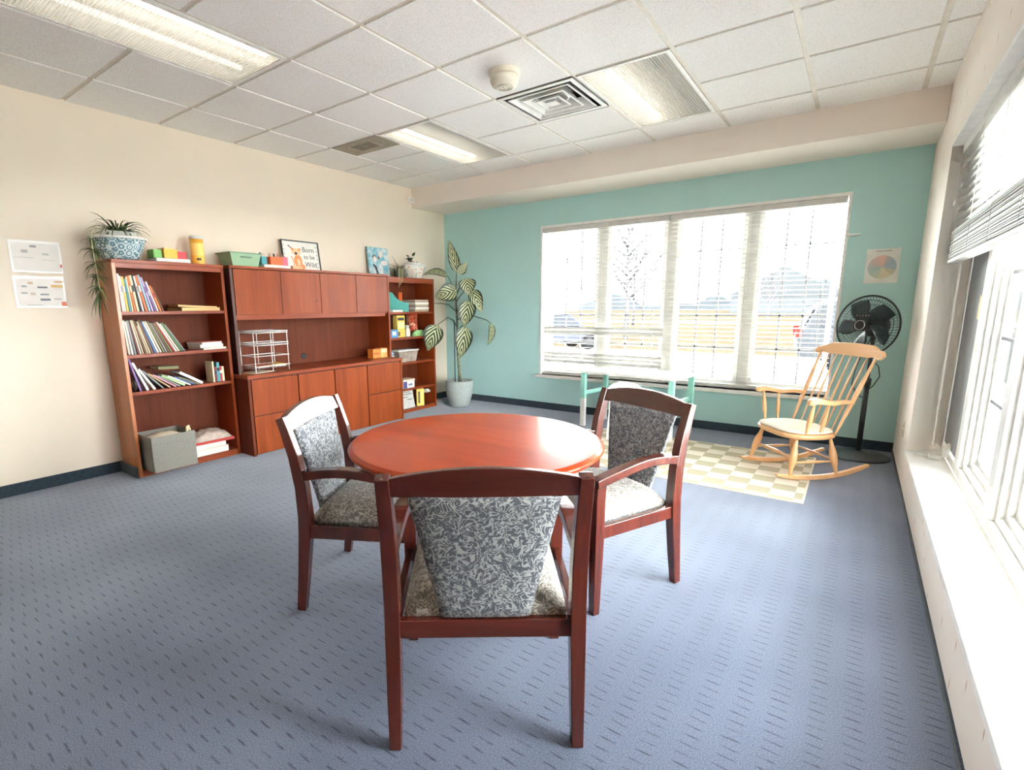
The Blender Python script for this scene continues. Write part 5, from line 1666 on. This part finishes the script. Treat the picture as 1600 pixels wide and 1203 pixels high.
# ------------------------------------------------------------------ pedestal fan
FX, FY, FZ = 4.735, -0.30, 1.09
t = thing('pedestal_fan', 'black pedestal fan standing in the corner behind the rocking chair', 'fan', (FX, FY, 0))
MB().lathe([(0.001, 0), (0.218, 0), (0.222, 0.008), (0.2, 0.02), (0.06, 0.034), (0.03, 0.05), (0.001, 0.05)], 48).build('base', cmat((72, 77, 80), 0.55), t)
mb = MB()
mb.tube([(0, 0, 0.04), (0, 0, 0.62)], 0.02, 16)
mb.tube([(0, 0, 0.6), (0, 0, 0.66)], 0.027, 16)
mb.tube([(0, 0, 0.64), (0, 0, FZ - 0.08)], 0.014, 16)
mb.build('pole', M['black'], t)
fd = Vector((-0.52, -0.85, 0.06)).normalized()
fu = Vector((0, 0, 1))
fs = fd.cross(fu).normalized()
fu = fs.cross(fd).normalized()
FC = Vector((-0.05, -0.12, FZ)) 
def disc_prof(mb, prof, c, seg=28, mi=0):
    mb.lathe(prof, seg, c, mi, fs, fu)
    return mb
nrm = fs.cross(fu)
sg = 1 if nrm.dot(fd) > 0 else -1
def along(d): return FC + fd * d
CR = 0.232
def cage(name, front):
    mb = MB()
    dep = 0.085 if front else -0.075
    def at(r, a):
        q = r / CR
        off = dep * (1 - q ** 2.6)
        return along(off) + (fs * math.cos(a) + fu * math.sin(a)) * r
    for r in (0.06, 0.095, 0.13, 0.165, 0.2):
        q = r / CR
        mb.ring(along(dep * (1 - q ** 2.6)), r, 0.0014, fs, fu, 48, 4)
    mb.ring(FC, CR, 0.0075 if front else 0.006, fs, fu, 64, 8)
    for k in range(60):
        a = 2 * PI * k / 60
        tw = 0.25
        mb.tube([at(r, a + tw * (1 - r / CR)) for r in (0.05, 0.1, 0.15, 0.19, 0.215, CR)], 0.0013, 4, cap=False)
    mb.build(name, M['black'], t)
cage('front_grille', True)
cage('rear_grille', False)
for k in range(5):
    mb = MB()
    a0 = 2 * PI * k / 5 + 0.95
    rows_ = []
    for i in range(7):
        q = i / 6
        r = 0.03 + 0.172 * q
        half = 0.30 + 0.26 * math.sin(PI * min(1, q * 0.8 + 0.2))
        rows_.append([along(0.012 - 0.05 * (m_ / 4 - 0.5)) + (fs * math.cos(a0 + half * 1.7 * (m_ / 4 - 0.5) + 0.25 * q) + fu * math.sin(a0 + half * 1.7 * (m_ / 4 - 0.5) + 0.25 * q)) * r for m_ in range(5)])
    th_ = fd * 0.002
    lo_ = [[mb.bm.verts.new(p - th_) for p in r_] for r_ in rows_]
    hi_ = [[mb.bm.verts.new(p + th_) for p in r_] for r_ in rows_]
    for i in range(6):
        for m_ in range(4):
            mb._f([lo_[i][m_], lo_[i + 1][m_], lo_[i + 1][m_ + 1], lo_[i][m_ + 1]], 0, True)
            mb._f([hi_[i][m_], hi_[i][m_ + 1], hi_[i + 1][m_ + 1], hi_[i + 1][m_]], 0, True)
    for i in range(6):
        mb._f([lo_[i][0], hi_[i][0], hi_[i + 1][0], lo_[i + 1][0]])
        mb._f([lo_[i][4], lo_[i + 1][4], hi_[i + 1][4], hi_[i][4]])
    for m_ in range(4):
        mb._f([lo_[0][m_], lo_[0][m_ + 1], hi_[0][m_ + 1], hi_[0][m_]])
        mb._f([lo_[6][m_], hi_[6][m_], hi_[6][m_ + 1], lo_[6][m_ + 1]])
    mb.build('blade', cmat((46, 62, 64), 0.35), t)
mb = MB()
for prof_d in ((-0.15, -0.02),):
    mb.tube([along(-0.16), along(-0.15), along(-0.06), along(-0.045)], [0.06, 0.085, 0.085, 0.06], 24)
mb.tube([along(-0.04), along(0.04)], 0.035, 20)
mb.build('motor', M['black'], t)
mb = MB()
mb.tube([along(-0.11) + Vector((0, 0, -0.045)), Vector((0, 0, FZ - 0.12))], 0.02, 12)
mb.build('neck', M['black'], t)
mb = MB()
mb.tube([along(0.080), along(0.090)], 0.048, 28)
mb.build('badge', M['black'], t)
mb = MB()
mb.ring(along(0.091), 0.036, 0.0035, fs, fu, 36, 6)
mb.build('badge_ring', M['chrome'], t)
mb = MB()
for q in range(5):
    c = along(0.075) + fu * 0.075 + fs * (0.05 - 0.022 * q) * -1
    mb.tube([c, c + fd * 0.006], 0.005, 8)
mb.build('control_dots', M['chrome'], t)
mb = MB()
mb.tube([along(-0.1) + Vector((0, 0, -0.06)), Vector((-0.06, -0.02, 0.86)), Vector((-0.09, -0.02, 0.72)), Vector((-0.1, 0.0, 0.6)), Vector((-0.06, 0.0, 0.52)), Vector((-0.02, -0.022, 0.5))], 0.004, 7)
mb.tube([Vector((0.0, 0.0, 0.82)), Vector((0.06, -0.01, 0.76)), Vector((0.075, -0.01, 0.68)), Vector((0.04, -0.01, 0.6)), Vector((0.01, -0.02, 0.57))], 0.004, 7)
mb.build('power_cord', M['black'], t)

# ------------------------------------------------------------------ striped leaf plant in the corner
PX, PY = 0.56, -0.43
t = thing('plant_pot', 'pale grey stoneware pot and saucer on the carpet in the corner', 'planter', (PX, PY, 0))
MB().lathe([(0.001, 0.0), (0.13, 0.0), (0.15, 0.02), (0.145, 0.022), (0.125, 0.012), (0.001, 0.012)], 40).build('saucer', M['stone'], t)
MB().lathe([(0.001, 0.0125), (0.118, 0.0125), (0.13, 0.03), (0.165, 0.14), (0.18, 0.25), (0.178, 0.325), (0.172, 0.335), (0.165, 0.33), (0.165, 0.29), (0.001, 0.288)], 48).build('pot', M['stone'], t)
t = thing('dumb_cane', 'tall cream striped leafy plant standing in the grey corner pot', 'plant', (PX, PY, 0.289))
def PW_(p): return Vector((p[0] - PX, p[1] - PY, p[2] - 0.289))
MB().lathe([(0.001, 0.0), (0.16, 0.0), (0.1, 0.006), (0.001, 0.01)], 24).build('soil', M['soil'], t)
MB().tube([(0.006, 0.005, 0.0)] + [PW_(p) for p in [(0.566, -0.425, 0.40), (0.554, -0.434, 0.658), (0.551, -0.437, 1.021), (0.54, -0.445, 1.416), (0.552, -0.436, 1.69)]], [0.022, 0.021, 0.018, 0.015, 0.011, 0.006], 10).build('stem', plain('mottled_stem', (112, 116, 92), 0.6, vary=0.55, scale=34), t)
MB().tube([(-0.05, -0.02, 0.0), (-0.048, -0.02, 0.8)], 0.006, 8).build('stake', cmat((44, 60, 46)), t)
VN = Vector((0.6, -0.8, 0.15))
leaves = [((.556, -.432, 1.683), (.478, -.49, 2.068), .12, VN, .04, None),
          ((.572, -.43, 1.671), (.664, -.36, 1.80), .11, Vector((.8, -.5, .1)), .05, None),
          ((.527, -.578, 1.629), (.281, -.76, 1.643), .10, Vector((.45, -.75, .75)), .22, [(.54, -.445, 1.416), (.53, -.50, 1.54), (.527, -.578, 1.629)]),
          ((.62, -.52, 1.462), (.427, -.714, 1.377), .20, VN, .10, [(.545, -.445, 1.36), (.58, -.48, 1.43), (.62, -.52, 1.462)]),
          ((.735, -.478, 1.60), (.763, -.467, 1.40), .19, VN, .08, [(.545, -.44, 1.40), (.64, -.46, 1.55), (.735, -.478, 1.60)]),
          ((.762, -.406, 1.47), (.858, -.335, 1.188), .15, VN, .12, [(.549, -.437, 1.33), (.60, -.431, 1.40), (.68, -.42, 1.47), (.762, -.406, 1.47)]),
          ((.79, -.50, 1.334), (.735, -.546, 1.018), .19, VN, .06, [(.55, -.438, 1.2), (.66, -.46, 1.32), (.79, -.50, 1.334)]),
          ((.978, -.308, 1.058), (.942, -.335, 0.784), .11, Vector((1, -.1, .2)), .12, [(.552, -.436, 1.101), (.65, -.40, 1.15), (.745, -.356, 1.149), (.902, -.302, 1.1), (.978, -.308, 1.058)]),
          ((.76, -.53, 1.018), (.69, -.571, 0.633), .19, VN, .06, [(.553, -.435, .95), (.65, -.47, 1.03), (.76, -.53, 1.018)]),
          ((.48, -.737, 1.046), (.374, -.816, 0.729), .21, VN, .10, [(.553, -.435, 1.0), (.535, -.50, 1.10), (.519, -.584, 1.134), (.48, -.737, 1.046)])]
for b_, e_, w_, n_, dr, pet in leaves:
    lf = MB().leaf(PW_(b_), PW_(e_), w_ * 1.14, n_, dr, 12, shape=0.62).build('leaf', M['ldief'], t)
    if pet:
        MB().tube([PW_(p) for p in pet], [0.007] + [0.006] * (len(pet) - 2) + [0.004], 8).build('leaf_stalk', M['stem'], lf)
MB().tube([PW_(p) for p in [(.554, -.434, 1.19), (.52, -.56, 1.29), (.47, -.66, 1.305), (.413, -.725, 1.304)]], [.006, .006, .005, .003], 8).build('leaf_stalk', M['stem'], t)

# ------------------------------------------------------------------ outside (lawn, trees, houses, cars coloured very dark to offset the bright sky)
GZ = -0.35
mb = MB()
mb.box(-60, 60, 12.5, 140, GZ - 0.2, GZ)
o = struct(mb.build('ground_1', M['grass']))
mb = MB()
mb.box(-60, 80, 0.2, 12.5, GZ - 0.21, GZ - 0.005).box(5.3, 80, -60, 0.2, GZ - 0.21, GZ - 0.005).box(-60, 80, 40, 47, GZ - 0.1, GZ + 0.01)
struct(mb.build('ground_2', M['lot']))
mb = MB()
for (x0, x1, y0, h_) in ((-130, -20, 130, 5), (-30, 40, 136, 7), (-60, 60, 132, 4)):
    n = 40
    pts = [(x0, GZ)] + [(x0 + (x1 - x0) * i / n, GZ + h_ * (0.55 + 0.45 * math.sin(i * 0.7) * math.sin(i * 0.23 + 1)) * math.sin(PI * (i + .5) / (n + 1)) ** 0.4) for i in range(n + 1)] + [(x1, GZ)]
    mb.prism(pts, y0, y0 + 6, 1)
struct(mb.build('hills', M['hillm']))

def bare_tree(label, loc, h_, seed):
    rnd = random.Random(seed)
    t = thing('bare_tree', label, 'tree', loc, 0, 'bare trees beyond the window')
    mb = MB()
    mb.tube([(0, 0, 0), (0.03, 0, h_ * .3), (0, 0.05, h_ * .6), (0.02, 0, h_)], [h_ * .018, h_ * .014, h_ * .008, h_ * .002], 8)
    mb.build('trunk', M['bark'], t)
    mb = MB()
    for k in range(26):
        z = h_ * (0.28 + 0.62 * k / 26)
        a = k * 2.4 + rnd.uniform(-.3, .3)
        L_ = h_ * 0.36 * (1 - 0.55 * k / 26)
        d = Vector((math.cos(a), math.sin(a), 0.75)).normalized()
        p0 = Vector((0, 0, z))
        p1 = p0 + d * L_ * .5
        p2 = p0 + d * L_ + Vector((0, 0, L_ * .2))
        mb.tube([p0, p1, p2], [h_ * .009, h_ * .006, h_ * .003], 5)
        for q in range(4):
            s0 = p0.lerp(p2, 0.35 + 0.16 * q)
            dd = (d + Vector((rnd.uniform(-.8, .8), rnd.uniform(-.8, .8), rnd.uniform(0, .6)))).normalized()
            mb.tube([s0, s0 + dd * L_ * .35], [h_ * .005, h_ * .0025], 4)
    mb.build('branches', M['bark'], t)
bare_tree('bare young tree on the lawn outside the left window panes', (-4.3, 18.5, GZ), 6.6, 1)
bare_tree('distant bare tree seen through the second window pane', (-9.5, 34.0, GZ), 6.0, 4)
bare_tree('distant bare tree beyond the third window pane', (-1.5, 44.0, GZ), 5.0, 8)

def house(label, loc, rz, w, d, h_, rgb, roof):
    t = thing('house', label, 'house', loc, rz, 'houses far beyond the lawn')
    wl = MB().box(-w / 2, w / 2, -d / 2, d / 2, 0, h_).build('walls', cmat(rgb, 1, 0, 0), t)
    MB().prism([(-w / 2 - .4, h_), (w / 2 + .4, h_), (0, h_ + w * .3)], -d / 2 - .3, d / 2 + .3, 1).build('roof', cmat(roof, 1, 0, 0), t)
    for x in (-w * .25, w * .25):
        MB().box(x - .6, x + .6, -d / 2 - .05, -d / 2, h_ * .4, h_ * .8).build('window', cmat((22, 24, 26)), wl)
    return t
house('pale blue gabled house far off behind the parked white car', (12.5, 72.0, GZ), 0.2, 8, 9, 3.2, (50, 55, 57), (46, 49, 52))
house('long pale grey house far off behind the middle window panes', (-6, 100.0, GZ), 0.0, 16, 9, 3.0, (52, 54, 55), (46, 48, 49))

def car(label, loc, rz, rgb, sc=1.0):
    t = thing('car', label, 'car', loc, rz, 'cars parked outside the window')
    body = cmat(rgb, 0.5, 0, 0.02)
    # side profile in x (length) / z, rear at -x
    low = [(-2.3, .42), (-2.34, .75), (-2.28, 1.02), (-1.0, 1.08), (1.05, 1.05), (2.1, .95), (2.3, .75), (2.3, .42), (1.75, .34), (-1.75, .34)]
    MB().prism([(x * sc, z * sc) for x, z in low], -.92 * sc, .92 * sc, 1).build('body', body, t, 0.06 * sc, seg=3)
    top = [(-2.22, 1.0), (-1.95, 1.62), (-1.5, 1.74), (.1, 1.72), (.55, 1.6), (1.2, 1.04)]
    mb = MB()
    def ring_at(y, inset):
        return [((x * (1 - inset * .04)) * sc, y * sc, (1.0 + (z - 1.0) * (1 - inset * .02)) * sc) for x, z in top]
    mb.loft([ring_at(-.86, 0), ring_at(.86, 0)])
    mb.build('cabin', body, t, 0.08 * sc, seg=3)
    glass = cmat((34, 36, 38), 0.3, 0, 0.02)
    for s in (-1, 1):
        for q in ([(-1.85, 1.1), (-1.68, 1.5), (-.95, 1.55), (-.95, 1.1)], [(-.85, 1.1), (-.85, 1.55), (0, 1.55), (0, 1.1)], [(.1, 1.1), (.1, 1.53), (.45, 1.45), (.95, 1.1)]):
            MB().prism([(x * sc, z * sc) for x, z in q], s * .862 * sc, s * .88 * sc, 1).build('side_window', glass, t)
    mb = MB()
    mb.loft([[(-2.19 * sc, y * sc, 1.1 * sc) for y in (-.7, .7)] + [(-2.03 * sc, y * sc, 1.52 * sc) for y in (.62, -.62)], [(-2.22 * sc, y * sc, 1.1 * sc) for y in (-.7, .7)] + [(-2.06 * sc, y * sc, 1.52 * sc) for y in (.62, -.62)]])
    mb.build('rear_window', glass, t)
    for s in (-1, 1):
        MB().box(-2.37 * sc, -2.24 * sc, min(s * .72, s * .935) * sc, max(s * .72, s * .935) * sc, .82 * sc, 1.06 * sc).build('tail_light', cmat((70, 16, 14), 0.5, 0, 0.02), t, 0.02)
    for x in (-1.4, 1.42):
        for s in (-1, 1):
            w_ = MB().lathe([(0.001, -.11 * sc), (.33 * sc, -.11 * sc), (.36 * sc, -.07 * sc), (.36 * sc, .07 * sc), (.33 * sc, .11 * sc), (0.001, .11 * sc)], 28, (x * sc, s * .84 * sc, .36 * sc), 0, (1, 0, 0), (0, 0, 1)).build('wheel', cmat((14, 14, 15), 1, 0, 0), t)
            MB().lathe([(0.001, -.13 * sc), (.2 * sc, -.13 * sc), (.2 * sc, .13 * sc), (0.001, .13 * sc)], 20, (x * sc, s * .84 * sc, .36 * sc), 0, (1, 0, 0), (0, 0, 1)).build('hub_cap', cmat((30, 30, 31), 1, 0, 0), w_)
    return t
car('white hatchback parked outside the right window panes, red tail light showing', (5.75, 9.45, GZ), 0.12, (34, 35, 37), 1.0)
car('dark blue car parked outside low behind the leftmost window pane', (-4.55, 11.6, GZ), 0.9, (36, 38, 46), 0.8)
